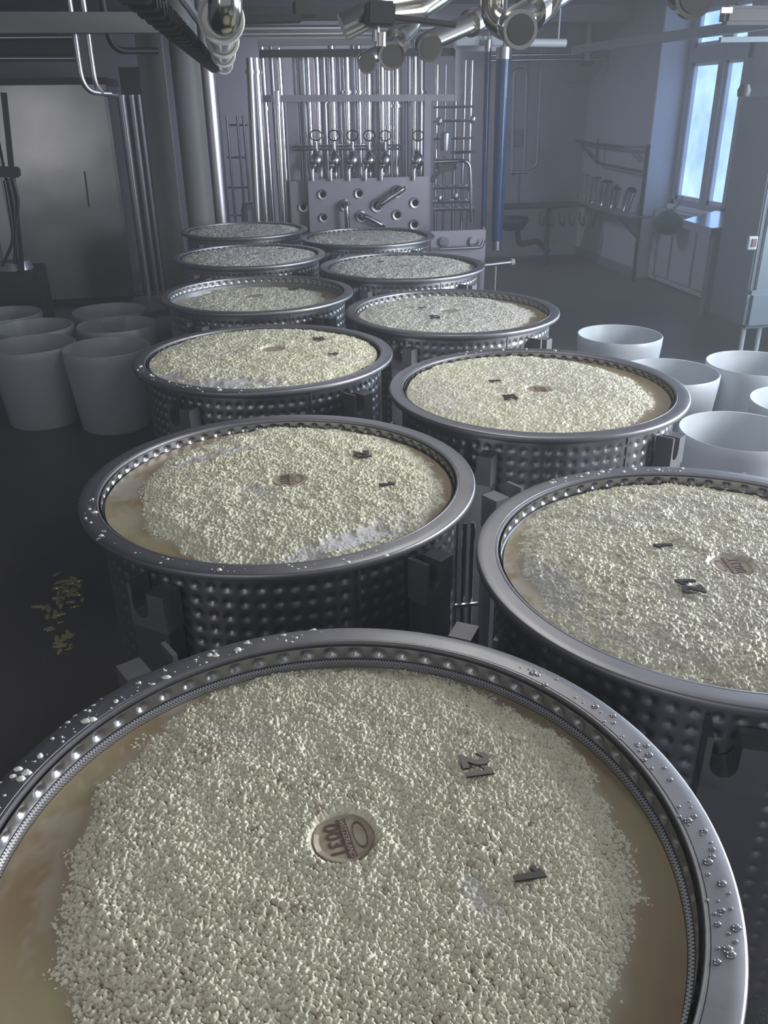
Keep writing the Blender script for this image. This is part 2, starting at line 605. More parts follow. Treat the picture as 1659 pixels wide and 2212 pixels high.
# flange: flat ring with a rolled outer lip
prof = [(.4525, RIMZ - .006), (.4532, RIMZ - .001), (.4545, RIMZ), (.4580, RIMZ), (.4590, RIMZ - .0012), (.4600, RIMZ), (.480, RIMZ + .0004), (.4950, RIMZ),
        (.4980, RIMZ - .0012), (.4995, RIMZ - .0040), (.5000, RIMZ - .011), (.4990, RIMZ - .016), (.4965, RIMZ - .017), (.4930, RIMZ - .009), (.459, RIMZ - .008),
        (.457, RIMZ - .03), (.4535, RIMZ - .03)]
rim_me = MB().lathe(prof, 160, closed=True).mesh('vat_rim', M_RIM)
# sieve ring with its own coordinates for the holes
sn = 180
sieve = MB().lathe([(.4415, RIMZ - .070), (.4405, RIMZ - .037), (.4465, RIMZ - .0335)], sn)
sieve_me = sieve.mesh('sieve_ring', M_SIEVE)
ca = sieve_me.attributes.new('ringuv', 'FLOAT_VECTOR', 'CORNER')
vals = []
for p in sieve_me.polygons:
    ang = [(vi % sn) for vi in p.vertices]
    if max(ang) - min(ang) > 2:
        ang = [a + sn if a < 2 else a for a in ang]
    for a, vi in zip(ang, p.vertices):
        vals += [a / sn * 2 * PI * 520, sieve_me.vertices[vi].co.z * 2 * PI / .0055, 0]
ca.data.foreach_set('vector', vals)
foot_me = MB().lathe([(.458, .16), (.458, .19), (.452, .19), (.452, .16)], 96, closed=True).mesh('vat_foot_ring', M_VAT)
br_me = flip(bracket_mb()).mesh('hook_bracket', M_BRK)
leg_mb = MB().box((-.050, .0, 0.0), (.050, .046, .78))
leg_me = leg_mb.mesh('leg', M_VAT)
seam_me = MB().box((-.003, 0, .19), (.003, .004, RIMZ - .03)).mesh('weld_seam', M_RIM)
strap_me = MB().box((-.045, -.13, .74), (.045, .01, .78)).mesh('bracket_arm', M_VAT)
BRK = [(-128.5, .462), (-49.5, .462), (118, .60), (57.5, .605)]


def make_vat(k):
    x, y = VATS[k]
    nm = 'cheese_vat'
    root = bpy.data.objects.new(nm, None); COL.objects.link(root)
    root.location = (x, y, 0)
    tag(root, 'round dimpled steel cheese vat, ' + WHICH[k], 'cheese vat', 'two rows of cheese vats')

    def ch(name, me, par=root, mtx=None):
        o = bpy.data.objects.new(name, me); COL.objects.link(o); o.parent = par
        if mtx is not None: o.matrix_local = mtx
        return o
    ch('vat_wall', wall_me); ch('rim', rim_me); ch('liner', liner_me)
    ch('dimple_band', band_me); ch('sieve_ring', sieve_me); ch('foot_ring', foot_me)
    ch('weld_seam', seam_me, root, Matrix.Rotation(math.radians(-72 - 90), 4, 'Z') @ Matrix.Translation((0, .4545, 0)))
    for i, (a, rr) in enumerate(BRK):
        if k == 3 and i == 0: a = -114
        Mx = Matrix.Rotation(math.radians(a - 90), 4, 'Z') @ Matrix.Translation((0, rr, 0))
        lg = ch('leg', leg_me, root, Mx)
        br = ch('hook_bracket', br_me, root, Mx)
        if i > 1:
            ch('bracket_arm', strap_me, root, Mx)
    return root


for k in VATS:
    make_vat(k)

# ------------------------------------------------------------------ curd and whey
rng = np.random.default_rng(7)


def worley(X, Y, cell, seed):
    r_ = np.random.default_rng(seed)
    N = 512
    jx, jy, jr = r_.random((N, N)), r_.random((N, N)), r_.random((N, N))
    gx, gy = X / cell, Y / cell
    ix, iy = np.floor(gx).astype(int), np.floor(gy).astype(int)
    best = np.zeros(X.shape)
    for a in (-1, 0, 1):
        for b in (-1, 0, 1):
            cx, cy = (ix + a) % N, (iy + b) % N
            px, py = ix + a + jx[cx, cy], iy + b + jy[cx, cy]
            rad = .55 + .42 * jr[cx, cy]
            d2 = ((gx - px) ** 2 + (gy - py) ** 2) / rad ** 2
            best = np.maximum(best, np.sqrt(np.clip(1 - d2, 0, 1)) * (.5 + .5 * jr[cx, cy]))
    return best


def smooth_noise(X, Y, cell, seed):
    r_ = np.random.default_rng(seed)
    N = 256
    g = r_.random((N, N)) * 2 - 1
    gx, gy = X / cell + 100, Y / cell + 100
    ix, iy = np.floor(gx).astype(int), np.floor(gy).astype(int)
    fx, fy = gx - ix, gy - iy
    fx = fx * fx * (3 - 2 * fx); fy = fy * fy * (3 - 2 * fy)
    q = lambda a, b: g[(ix + a) % N, (iy + b) % N]
    return (q(0, 0) * (1 - fx) + q(1, 0) * fx) * (1 - fy) + (q(0, 1) * (1 - fx) + q(1, 1) * fx) * fy


# level = whey below the rim, (ox,oy) offset of the curd, rc = its radius, dome = how much it stands proud, grey blobs for froth and for the far vats' painted dimness (x,y,sx,sy,rot,amount)
CURD = {
    1: dict(sp=.00118, level=.046, off=(.024, .040), rc=(.362, .388), dome=.012, foam_dim=[(.165, -.085, .018, .040, 20, .55), (-.12, .27, .05, .016, -20, .3)],
            wf=[(-.34, .12, .10, .06, 50, .5), (-.30, -.22, .05, .06, 0, .75), (-.17, .34, .16, .03, -28, .75), (-.36, .02, .03, .09, 0, .5)]),
    2: dict(sp=.0018, level=.026, off=(.030, .0), rc=(.378, .43), dome=.012, foam_dim=[(.12, -.35, .20, .035, 26, 1), (-.16, .24, .17, .035, 22, .8), (-.06, -.05, .05, .03, -20, .6)],
            wf=[(-.39, .06, .05, .10, 0, .9), (-.35, -.12, .07, .10, 30, .5), (.2, -.36, .2, .05, 35, .9)]),
    3: dict(sp=.0018, level=.032, off=(.01, .01), rc=(.40, .43), dome=.013, foam_dim=[(-.36, -.02, .05, .12, 10, .8), (-.24, -.24, .12, .05, -40, .35), (.05, .26, .3, .09, 0, .4), (.1,-.1,.35,.3,0,.25)],
            wf=[(-.39, 0, .05, .15, 0, 1)]),
    4: dict(sp=.0026, level=.022, off=(-.04, .02), rc=(.40, .43), dome=.012, foam_dim=[(-.33, 0, .10, .22, 0, .5), (.1, .1, .3, .3, 0, .35)], wf=[(-.4, 0, .05, .2, 0, .6)]),
    5: dict(sp=.0026, level=.012, off=(0, .0), rc=(.435, .435), dome=.009, foam_dim=[(-.20, -.34, .26, .06, -10, 1), (-.36, -.22, .07, .06, 0, 1), (-.16, .04, .06, .04, 0, .5), (.32, -.14, .08, .04, 0, .4), (-.3, .25, .1, .05, 30, .4)],
            wf=[(0, -.3, .5, .3, 0, .9)]),
    6: dict(sp=.0030, level=.030, off=(-.03, .03), rc=(.395, .405), dome=.010, foam_dim=[(0, 0, .5, .5, 0, .75)], wf=[(-.4, 0, .05, .2, 0, .5)]),  # all-over grey from here on paints the far vats' dimmer light into curd
    7: dict(sp=.0030, level=.052, off=(-.015, .06), rc=(.35, .345), dome=.008, foam_dim=[(0, 0, .5, .5, 0, .25)], wf=[(0, 0, .01, .01, 0, 0)]),
    8: dict(sp=.0034, level=.018, off=(0, .01), rc=(.41, .42), dome=.010, foam_dim=[(0, 0, .5, .5, 0, .75)], wf=[(0, 0, .01, .01, 0, 0)]),
    9: dict(sp=.0042, level=.014, off=(0, 0), rc=(.42, .425), dome=.008, foam_dim=[(0, 0, .5, .5, 0, .75)], wf=[(0, 0, .01, .01, 0, 0)]),
    10: dict(sp=.0042, level=.018, off=(-.01, 0), rc=(.41, .42), dome=.008, foam_dim=[(0, 0, .5, .5, 0, .75)], wf=[(0, 0, .01, .01, 0, 0)]),
    11: dict(sp=.0042, level=.014, off=(0, 0), rc=(.42, .425), dome=.008, foam_dim=[(0, 0, .5, .5, 0, .75)], wf=[(0, 0, .01, .01, 0, 0)]),
}


def blobs(X, Y, lst, seed):
    out = np.zeros(X.shape)
    nx = smooth_noise(X, Y, .03, seed) * .35 + smooth_noise(X, Y, .008, seed + 1) * .3
    for (cx, cy, sx, sy, rot, am) in lst:
        c, s = math.cos(math.radians(rot)), math.sin(math.radians(rot))
        dx, dy = X - cx, Y - cy
        a, b = (dx * c + dy * s) / sx, (-dx * s + dy * c) / sy
        d = np.sqrt(a * a + b * b) + nx
        out = np.maximum(out, am * np.clip((1.15 - d) / .5, 0, 1))
    return out


def curd_height(X, Y, k):
    c = CURD[k]
    dx, dy = X - c['off'][0], (Y - c['off'][1]) * c['rc'][0] / c['rc'][1]
    r = np.sqrt(dx * dx + dy * dy)
    edge = c['rc'][0] + .014 * smooth_noise(X, Y, .09, 40 + k) + .006 * smooth_noise(X, Y, .02, 60 + k)
    q = r / edge
    base = c['dome'] * (1 - q ** 6) - .004 * np.clip(q - .85, 0, 1) * 6
    base = np.maximum(base, -.03)
    lump = .0026 * smooth_noise(X, Y, .05, k) + (.0028 if k == 3 else .0022) * smooth_noise(X, Y, .017, k + 9)
    return base + lump, q


surface_z = {}


def make_curd(k):
    c = CURD[k]
    sp = c['sp']
    n = int(.88 / sp)
    g = (np.arange(n + 1) - n / 2) * sp
    X, Y = np.meshgrid(g, g, indexing='ij')
    X = X + .2 * sp * smooth_noise(X, Y, sp * 2, 3); Y = Y + .2 * sp * smooth_noise(Y, X, sp * 2, 4)
    H, q = curd_height(X, Y, k)
    gs = .86 if k == 1 else 1.0 if k < 4 else 1.1 if k < 6 else 1.3
    wx = X + .0009 * smooth_noise(X, Y, .004 * gs, 17 + k); wy = Y + .0009 * smooth_noise(X, Y, .004 * gs, 18 + k)
    W1 = worley(wx, wy, .0056 * gs, 11 + k)
    W2 = worley(X, Y, .0033 * gs, 21 + k)
    patch = smooth_noise(X, Y, .035, 33 + k)
    foam_dim = blobs(X, Y, c['foam_dim'], 70 + k)
    wide = np.array([b[2] >= .3 for b in c['foam_dim']]).any()
    relief = 1 - (0 if wide else .8) * foam_dim
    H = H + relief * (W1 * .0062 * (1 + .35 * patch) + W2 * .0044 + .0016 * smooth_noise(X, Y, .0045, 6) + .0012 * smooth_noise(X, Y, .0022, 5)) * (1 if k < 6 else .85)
    soak = np.clip((.35 * patch + smooth_noise(X, Y, .008, 55 + k) - .62) * 3.2, 0, 1) * np.clip(1.15 - W1 * .8, 0, 1) * .8
    if k > 3: soak = soak * .4
    # brown towards the side where whey stands among the grains
    if k == 1:
        soak = np.maximum(soak, np.clip(q * 1.15 - .62, 0, 1) * np.clip((-(X) + .02) * 4 + np.clip(-Y * 2, 0, .5), 0, 1) * np.clip(1.5 - W1 * 1.7, 0, 1))
    # dent where the marker plate lies
    if k in DISC:
        ddx, ddy = X - DISC[k][0], Y - DISC[k][1]
        rr = np.sqrt(ddx ** 2 + ddy ** 2)
        mk = np.clip((.050 - rr) / .008, 0, 1)
        base, _ = curd_height(np.array([[DISC[k][0]]]), np.array([[DISC[k][1]]]), k)
        zc = base[0, 0] + .0005
        H = H * (1 - mk) + zc * mk
        surface_z[k] = zc
    Z = RIMZ - c['level'] + H
    rad = np.sqrt(X ** 2 + Y ** 2)
    ok = rad < .4385
    co = np.stack([X, Y, Z], -1).reshape(-1, 3)
    idx = np.arange((n + 1) ** 2).reshape(n + 1, n + 1)
    cell = (ok[:-1, :-1] & ok[1:, :-1] & ok[1:, 1:] & ok[:-1, 1:])
    # only what stands above the whey
    up = H > -.004
    cell &= (up[:-1, :-1] | up[1:, 1:])
    qd = np.stack([idx[:-1, :-1][cell], idx[1:, :-1][cell], idx[1:, 1:][cell], idx[:-1, 1:][cell]], -1)
    used = np.unique(qd)
    remap = -np.ones(len(co), int); remap[used] = np.arange(len(used))
    me = np_mesh('cheese_curd', co[used], remap[qd], M_CURD)
    for nm_, arr in (('foam_dim', foam_dim), ('soak', soak)):
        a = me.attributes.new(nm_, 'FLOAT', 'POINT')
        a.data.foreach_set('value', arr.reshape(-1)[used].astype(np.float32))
    o = bpy.data.objects.new('cheese_curd', me); COL.objects.link(o)
    o.location = (*VATS[k], 0)
    tag(o, 'pale yellow granular cheese curd filling the ' + SHORT[k], 'curd', 'curd in the vats', 'stuff')
    # whey
    rs = np.linspace(.0, .4400, 120); na = 240
    th = np.arange(na) / na * 2 * PI
    A, RR = np.meshgrid(th, rs)
    X2, Y2 = RR * np.cos(A), RR * np.sin(A)
    co = np.stack([X2, Y2, np.full(X2.shape, RIMZ - c['level'])], -1).reshape(-1, 3)
    i, j = np.meshgrid(np.arange(119), np.arange(na), indexing='ij'); i = i.ravel(); j = j.ravel()
    qd = np.stack([i * na + j, (i + 1) * na + j, (i + 1) * na + (j + 1) % na, i * na + (j + 1) % na], -1)
    me = np_mesh('whey', co, qd, M_WHEY)
    a = me.attributes.new('foam_dim', 'FLOAT', 'POINT')  # froth and pale halo round the curd only, no dimming
    _, q2 = curd_height(X2, Y2, k)
    halo = .45 * np.clip(1 - (q2 - 1) / .07, 0, 1) ** 1.5
    a.data.foreach_set('value', np.maximum(blobs(X2, Y2, c['wf'], 90 + k) * .42, halo).reshape(-1).astype(np.float32))
    o = bpy.data.objects.new('whey', me); COL.objects.link(o)
    o.location = (*VATS[k], 0)
    tag(o, 'cloudy brownish whey round the curd in the ' + SHORT[k], 'whey', 'whey in the vats', 'stuff')


def local(k, px, py):
    p = PZ(px, py, RIMZ - CURD[k]['level'] + CURD[k]['dome'])
    return (p.x - VATS[k][0], p.y - VATS[k][1])


DISC = {k: local(k, *p) for k, p in {1: (742, 1812), 2: (625, 1041), 3: (1580, 1224), 4: (1165, 842), 5: (590, 756), 6: (972, 673),
                                     7: (549, 641), 8: (868, 576), 9: (546, 551), 10: (776, 517), 11: (528, 499)}.items()}
for k in VATS:
    make_curd(k)


def text_mesh(s, size, ext, mt, bold=0.0):
    cu = bpy.data.curves.new('txt', 'FONT')
    cu.body = s; cu.size = size; cu.extrude = ext; cu.align_x = 'CENTER'; cu.align_y = 'CENTER'; cu.offset = bold
    cu.resolution_u = 3
    t = bpy.data.objects.new('txt', cu)
    COL.objects.link(t)
    me = bpy.data.meshes.new_from_object(t.evaluated_get(bpy.context.evaluated_depsgraph_get()))
    bpy.data.objects.remove(t)
    me.materials.clear(); me.materials.append(mt)
    return me


def near_z(k, p):
    h, _ = curd_height(np.array([[p[0]]]), np.array([[p[1]]]), k)
    return RIMZ - CURD[k]['level'] + h[0, 0]


D2 = text_mesh('2', .058, .0018, M_NUM, .0022)
one = [(-.0045, -.0205), (.0045, -.0205), (.0045, .0205), (-.001, .0205), (-.0135, .009), (-.0125, .0045), (-.0045, .0085)]
o1 = MB(); o1.add([(x, y, -.0018) for x, y in one] + [(x, y, .0018) for x, y in one],
                  [tuple(range(6, -1, -1)), tuple(range(7, 14))] + [(i, (i + 1) % 7, 7 + (i + 1) % 7, 7 + i) for i in range(7)])
D1 = o1.mesh('1', M_NUM)
T_NO = text_mesh('0031', .030, .0002, M_PRINT, .0004)
T_LINE = text_mesh('SWITZERLAND', .0105, .0002, M_LIGHTPRINT, .0001)
disc_me = None
mbd = MB()
prof = []
nD = 40
pts = []
for j in range(nD):
    a = 2 * PI * j / nD
    rr = .043 * (1 - .05 * abs(math.sin(2.5 * a)) + .02 * math.sin(3 * a + 1))
    pts.append((rr * math.cos(a), rr * math.sin(a)))
mbd.add([(x, y, 0) for x, y in pts] + [(x * .97, y * .97, .003) for x, y in pts] + [(x * .80, y * .80, .0016) for x, y in pts],
        [tuple(range(2 * nD, 3 * nD))] + [(j, (j + 1) % nD, nD + (j + 1) % nD, nD + j) for j in range(nD)] +
        [(nD + j, nD + (j + 1) % nD, 2 * nD + (j + 1) % nD, 2 * nD + j) for j in range(nD)])
disc_me = mbd.mesh('marker_plate', M_DISC)
band_print = MB().box((-.034, -.002, 0), (.034, .0105, .0002)).mesh('print_band', M_PRINT)
ov = MB()
nO = 28
for s0, s1 in ((1, .86),):
    ov.add([(.024 * s0 * math.cos(2 * PI * j / nO), .0095 * s0 * math.sin(2 * PI * j / nO), 0) for j in range(nO)] +
           [(.024 * s1 * math.cos(2 * PI * j / nO), .0095 * s1 * math.sin(2 * PI * j / nO), 0) for j in range(nO)],
           [(j, (j + 1) % nO, nO + (j + 1) % nO, nO + j) for j in range(nO)])
oval_me = ov.mesh('print_oval', M_PRINT)

ROT = {1: -90, 2: -92, 3: 82, 4: 88, 5: -90, 6: 85, 7: -90, 8: 85, 9: -90, 10: 85, 11: -90}
for k, p in DISC.items():
    z = RIMZ - CURD[k]['level'] + surface_z[k]
    root = bpy.data.objects.new('marker_plate', disc_me); COL.objects.link(root)
    root.location = (VATS[k][0] + p[0], VATS[k][1] + p[1], z + .0008)
    root.rotation_euler = (0, 0, math.radians(ROT[k] + (8 if k == 1 else 0)))
    tag(root, 'round brownish casein marker plate lying on the curd in the ' + SHORT[k], 'marker plate', 'casein marker plates')
    if k > 4: continue
    for nm_, me, x, y in (('print_number', T_NO, 0, -.013), ('print_band', band_print, 0, -.0005), ('print_line', T_LINE, 0, .004),
                          ('print_oval', oval_me, 0, .023)):
        o = bpy.data.objects.new(nm_, me); COL.objects.link(o); o.parent = root
        o.location = (x, y, .0024 + (.0004 if nm_ == 'print_line' else 0))

NUM = {1: ((1022, 1657, '2'), (1036, 1684, '1'), (1143, 1907, '1')),
       2: ((779, 987, '2'), (787, 995, '1'), (836, 1055, '1')),
       3: ((1497, 1286, '2'), (1477, 1270, '1'), (1430, 1187, '1')),
       4: ((1104, 868, '2'), (1098, 863, '1'), (1068, 831, '1')),
       5: ((687, 736, '2'), (692, 740, '1'), (720, 771, '1')),
       6: ((941, 691, '2'), (936, 688, '1'), (912, 670, '1')),
       7: ((631, 628, '2'), (638, 630, '1')), 8: ((823, 569, '1'),), 9: ((607, 541, '1'),)}
for k, lst in NUM.items():
    for n_, (px, py, ch_) in enumerate(lst):
        p = local(k, px, py)
        o = bpy.data.objects.new('date_numeral', D2 if ch_ == '2' else D1); COL.objects.link(o)
        zz = near_z(k, p) + (.0125 if k < 4 else .0135)
        o.location = (VATS[k][0] + p[0], VATS[k][1] + p[1], zz)
        o.rotation_euler = (0, 0, math.radians(ROT[k]))
        what = 'black numeral 2 of the 21' if ch_ == '2' else ('black numeral 1 beside the 2' if n_ == 1 else 'lone black numeral 1')
        tag(o, what + ' lying on the curd in the ' + SHORT[k], 'numeral', 'black date numerals')


# crumbs and droplets on the rims
def crumbs(k, n, seed, sector, label, rlo=.462, rhi=.496, size=.002):
    rd = random.Random(seed)
    t = MB()
    for _ in range(n):
        a = math.radians(rd.uniform(*sector)); rr = rd.uniform(rlo, rhi) if rd.random() < .6 else rd.gauss(.494, .002)
        rr = min(rr, .4975)
        s = size * (.4 + rd.random() ** 3 * 2.2)
        c = Vector((rr * math.cos(a), rr * math.sin(a), RIMZ + .0005 - (.004 if rr > .49 else 0)))
        st = rd.uniform(.8, 1.9)
        vs_ = []
        for (r_, z_) in ((1, 0), (.8, .55), (.3, .85)):
            for j in range(6):
                b = j * PI / 3
                vs_.append(c + Vector((s * r_ * math.cos(b) * st, s * r_ * math.sin(b), s * z_)))
        fs = [(i * 6 + j, i * 6 + (j + 1) % 6, (i + 1) * 6 + (j + 1) % 6, (i + 1) * 6 + j) for i in range(2) for j in range(6)]
        fs.append((12, 13, 14, 15, 16, 17))
        t.add(vs_, fs, True)
    o = t.obj('curd_crumbs', M_CRUMB)
    o.location = (*VATS[k], 0)
    tag(o, label, 'curd crumbs', 'curd crumbs on the rims', 'stuff')


crumbs(1, 150, 1, (85, 165), 'white curd crumbs scattered on the rim of the nearest vat', size=.0022)
crumbs(3, 90, 2, (70, 120), 'wet white crumbs on the far rim of the front right vat')
crumbs(2, 90, 3, (180, 300), 'whey splashes and crumbs on the rim of the second vat of the left row')
crumbs(4, 60, 4, (60, 110), 'crumbs on the far rim of the second vat of the right row')
crumbs(5, 60, 5, (190, 260), 'crumbs on the rim of the third vat of the left row')


def drops():
    rd = random.Random(12)
    t = MB()
    for _ in range(60):
        a = math.radians(rd.uniform(-32, 42)); rr = rd.uniform(.458, .488)
        s = .0016 + rd.random() ** 2 * .004
        t.lathe([(s, 0), (s * .85, s * .28), (s * .45, s * .42), (.0001, s * .45)], 10,
                Matrix.Translation((rr * math.cos(a), rr * math.sin(a), RIMZ + .0008)) @ Matrix.Diagonal((1.3, .9, 1, 1)))
    o = t.obj('water_drops', M_DROP)
    o.location = (*VATS[1], 0)
    tag(o, 'clear water drops beaded on the right side of the nearest vat rim', 'water drops', None, 'stuff')


M_DROP = mat('water_drop', (.40, .40, .43), .05, .7)
drops()

# guide rods between the second left and the front right vat
e = empty('guide_rods', (.512, 1.86, 0), 'pair of thin upright steel rods between the two front vats', 'guide rods')
for dx in (0, .022):
    part(MB().tube([(.512 + dx, 1.86, 0), (.512 + dx, 1.86, .84)], .0065, 10), 'rod', M_PIPE, e)
part(MB().tube([(.49, 1.85, .60), (.552, 1.85, .60)], .006, 8), 'cross_pin', M_PIPE, e)

# ------------------------------------------------------------------ white moulds
MR, MH = .262, .5
prof = [(.001, .012), (MR * .80, .012), (MR * .965, MH - .01), (MR, MH), (MR * .985, MH), (MR * 1.0, MH - .004), (MR * .985, MH - .03)]
prof = [(.001, .02), (MR * .79, .02), (MR * .955, MH - .008), (MR * .962, MH), (MR * .985, MH + .002), (MR, MH - .004),
        (MR * .992, MH - .05), (MR * .83, .01), (MR * .80, 0), (.001, 0)]
mould_me = flip(MB().lathe(prof, 72)).mesh('cheese_mould', M_MOULD)
ML = [(68, 743, 'front one at the left picture edge'), (229, 749, 'front one, beside the third vat of the left row'),
      (72, 705, 'middle one at the left picture edge, behind the front pair'), (251, 700, 'middle one beside the fourth vat, rim lit from inside'),
      (236, 670, 'farthest one on the left, next to the steel cabinet'), (8, 677, 'farthest one at the left picture edge')]
MRt = [(1339, 722, 'farthest and leftmost one on the right'), (1446, 802, 'one half hidden behind the second vat of the right row'),
       (1632, 784, 'one at the right picture edge below the grey machine'), (1600, 930, 'nearest one on the right, behind the front right vat'),
       (1745, 868, 'one cut by the right picture edge')]
for lst, side in ((ML, 'left'), (MRt, 'right')):
    for px, py, wh in lst:
        p = PZ(px, py, MH)
        o = bpy.data.objects.new('cheese_mould', mould_me); COL.objects.link(o)
        o.location = (p.x, p.y, 0)
        tag(o, 'white plastic cheese mould tub, ' + wh, 'cheese mould', 'white plastic cheese moulds')

# ------------------------------------------------------------------ pipe rack at the back
VR = 8.3
e = empty('pipe_rack', (1.0, VR, 0), 'tall steel frame holding the vertical milk pipes at the back', 'pipe rack')


def vpipe(px, py, v, ztop, zbot=0.0):
    p = PV(px, py, v)
    return (p.x, v, zbot), (p.x, v, ztop)


zt = PV(700, 211, VR).z
mb = MB().beam(PV(556, 213, VR - .06), PV(1000, 211, VR - .06), .05, .055); part(mb, 'cross_beam', M_FRAME, e, .003)
a, b = vpipe(922, 300, VR - .06, zt); part(MB().box((a[0] - .03, VR - .09, 0), (a[0] + .03, VR - .03, zt)), 'post', M_FRAME, e)
a, b = vpipe(988, 150, VR - .06, 2.33); part(MB().box((a[0] - .028, VR - .09, zt - .03), (a[0] + .028, VR - .03, 2.32)), 'post', M_FRAME, e)
a, b = vpipe(634, 300, VR + .04, zt); part(MB().box((a[0] - .045, VR + .02, 0), (a[0] + .045, VR + .06, zt)), 'post', M_FRAME, e)
part(MB().beam(PV(985, 104, VR - .06), PV(1080, 104, VR - .06), .05, .05), 'top_beam', M_FRAME, e)
part(MB().beam(PV(560, 116, VR), PV(985, 112, VR), .05, .06), 'top_beam', M_DARK, e)
part(MB().beam(PV(560, 92, VR), PV(840, 90, VR), .05, .05), 'top_beam', M_CONC, e)
rows = [(578, 6.0, 0), (597, 5, 1), (612, 7, 0), (645, 5, 1), (660, 9, 1), (672, 5, 0), (690, 7, 0), (704, 9, 1), (722, 7, 0), (737, 6, 1),
        (752, 9, 0), (767, 6, 1), (778, 5, 0), (797, 8, 0), (813, 10, 1), (826, 7, 0), (839, 6, 0), (856, 9, 0), (871, 6, 1),
        (884, 5, 1), (895, 8, 0), (908, 9, 1)]
rd = random.Random(5)
for i, (px, hw, bk) in enumerate(rows):
    v = VR + .05 + .16 * bk + rd.uniform(0, .04)
    p = PV(px, 300, v)
    r_ = hw / FPX * 8.3 * .92
    top = rd.choice([2.22, 2.28, 2.34])
    mb = MB().tube([(p.x, v, 0.0), (p.x, v, top)], r_, 14)
    for zc in ([rd.uniform(1.5, 1.95)] if rd.random() < .5 else []):
        mb.tube([(p.x, v, zc - .012), (p.x, v, zc + .012)], r_ * 1.5, 14)
    part(mb, 'pipe', M_PIPE if not bk else M_PIPE2, e)

# big pipes to the left of the rack
for (pt, pb, r_, v, mt, wh) in (((541, 160), (556, 470), .036, 8.0, M_PIPE2, 'outer one of the pair'), ((552, 160), (572, 470), .052, 8.17, M_PIPE, 'thicker one of the pair'),
                                ((600, 230), (612, 470), .03, 8.1, M_PIPE, 'one just inside the pair')):
    A_, B_ = PV(*pt, v), PV(*pb, v)
    B_ = Vector((A_.x, v, 0)) if False else B_ + (B_ - A_).normalized() * ((B_.z) / max(.01, (A_ - B_).normalized().z))
    B_.z = max(B_.z, 0.0)
    mb = MB().tube([B_, A_ + (A_ - B_).normalized() * .12], r_, 18)
    mb.tube([A_, A_ + (A_ - B_).normalized() * .03], r_ * 1.25, 18)
    tag(mb.obj('steel_pipe', mt), 'upright steel pipe left of the pipe rack, ' + wh, 'pipe', 'upright pipes left of the rack')

# valve bank
VV = VR - .16
e = empty('valve_bank', (PV(762, 340, VV).x, VV, 1.3), 'row of six steel valves with ring handles across the rack', 'valves')
for y_, x0, x1 in ((316, 632, 866), (323, 632, 866)):
    part(MB().tube([PV(x0, y_, VV), PV(x1, y_ - 2, VV)], .011, 8), 'rail', M_PIPE2, e)
for i, px in enumerate((684, 723, 762, 798, 832, 902)):
    c = PV(px, 345, VV)
    T = Matrix.Translation(c)
    body = MB().lathe([(.001, -.11), (.028, -.10), (.034, -.06), (.055, -.03), (.058, 0), (.045, .035), (.026, .06), (.03, .065), (.03, .085), (.02, .09), (.02, .15), (.001, .155)], 18, T)
    bo = part(body, 'valve_body', M_PIPE if i % 2 else M_PIPE2, e)
    ring = MB().tube([c + Vector((.052 * math.cos(t * PI / 8), -.02, .20 + .042 * math.sin(t * PI / 8))) for t in range(17)], .006, 6, False)
    sub(ring, 'ring_handle', M_DARK, e, bo)
    el = MB().tube(bent([c + Vector((-.02, -.03, -.05)), c + Vector((-.05, -.09, -.06)), c + Vector((-.05, -.09, -.17))], .03), .02, 10)
    sub(el, 'outlet', M_PIPE, e, bo)

# flow plate
VP = VR - .22
e = empty('flow_plate_panel', (PV(780, 430, VP).x, VP, 0), 'large grey flow plate with round pipe ports and swing bends', 'flow panel')
tl, tr = PV(664, 388, VP), PV(926, 383, VP)
part(MB().box((tl.x, VP, .45), (tr.x, VP + .03, tl.z)), 'plate', M_PLATE, e, .004)
bl, br_ = PV(625, 392, VP + .12), PV(668, 392, VP + .12)
part(MB().box((bl.x, VP + .12, .45), (br_.x, VP + .15, bl.z)), 'side_plate', M_PLATE, e, .004)
for px, py, rr in ((697, 420, 10), (699, 470, 9), (776, 418, 10), (745, 443, 12), (781, 467, 12), (815, 444, 14), (858, 414, 13), (858, 464, 11),
                   (896, 438, 11), (895, 485, 11), (655, 447, 10)):
    v = VP - .004 if px > 660 else VP + .116
    c = PV(px, py, v)
    r_ = rr / FPX * 8
    T = Matrix.Translation(c) @ Matrix.Rotation(PI / 2, 4, 'X')
    po = part(MB().lathe([(r_ * .62, -.004), (r_ * .62, .022), (r_ * .95, .024), (r_, .018), (r_, -.004)], 20, T), 'port', M_PIPE2, e)
    sub(MB().lathe([(.0005, .008), (r_ * .62, .008)], 20, T), 'port_bore', M_HOLE, e, po)
for pts in (((745, 441), (736, 436), (748, 500)), ((781, 467), (800, 460), (825, 490)), ((815, 446), (828, 432), (870, 408))):
    a, b = PV(*pts[0], VP - .01), PV(*pts[2], VP - .01)
    off = Vector((0, -.11, 0.02))
    part(MB().tube(bent([a, a + off, b + off, b], .05), .024, 12), 'swing_bend', M_PIPE, e)

# small flow plate to the right of the last vat
VS = 7.45
e = empty('low_flow_plate', (PV(1000, 520, VS).x, VS, 0), 'low grey plate with two pipe ends right of the farthest right vat', 'flow panel')
tl, tr = PV(930, 500, VS), PV(1050, 497, VS)
part(MB().box((tl.x, VS, 0), (tr.x, VS + .03, tl.z)), 'plate', M_PLATE, e, .004)
for px in (958, 1022):
    c = PV(px, 521, VS)
    part(MB().tube([c + Vector((0, .01, 0)), c + Vector((0, -.04, 0))], .042, 18), 'port', M_PIPE, e)
part(MB().tube(bent([PV(950, 538, VS - .1), PV(1040, 534, VS - .1), PV(1045, 518, VS - .1)], .04), .016, 10), 'drain_pipe', M_PIPE, e)

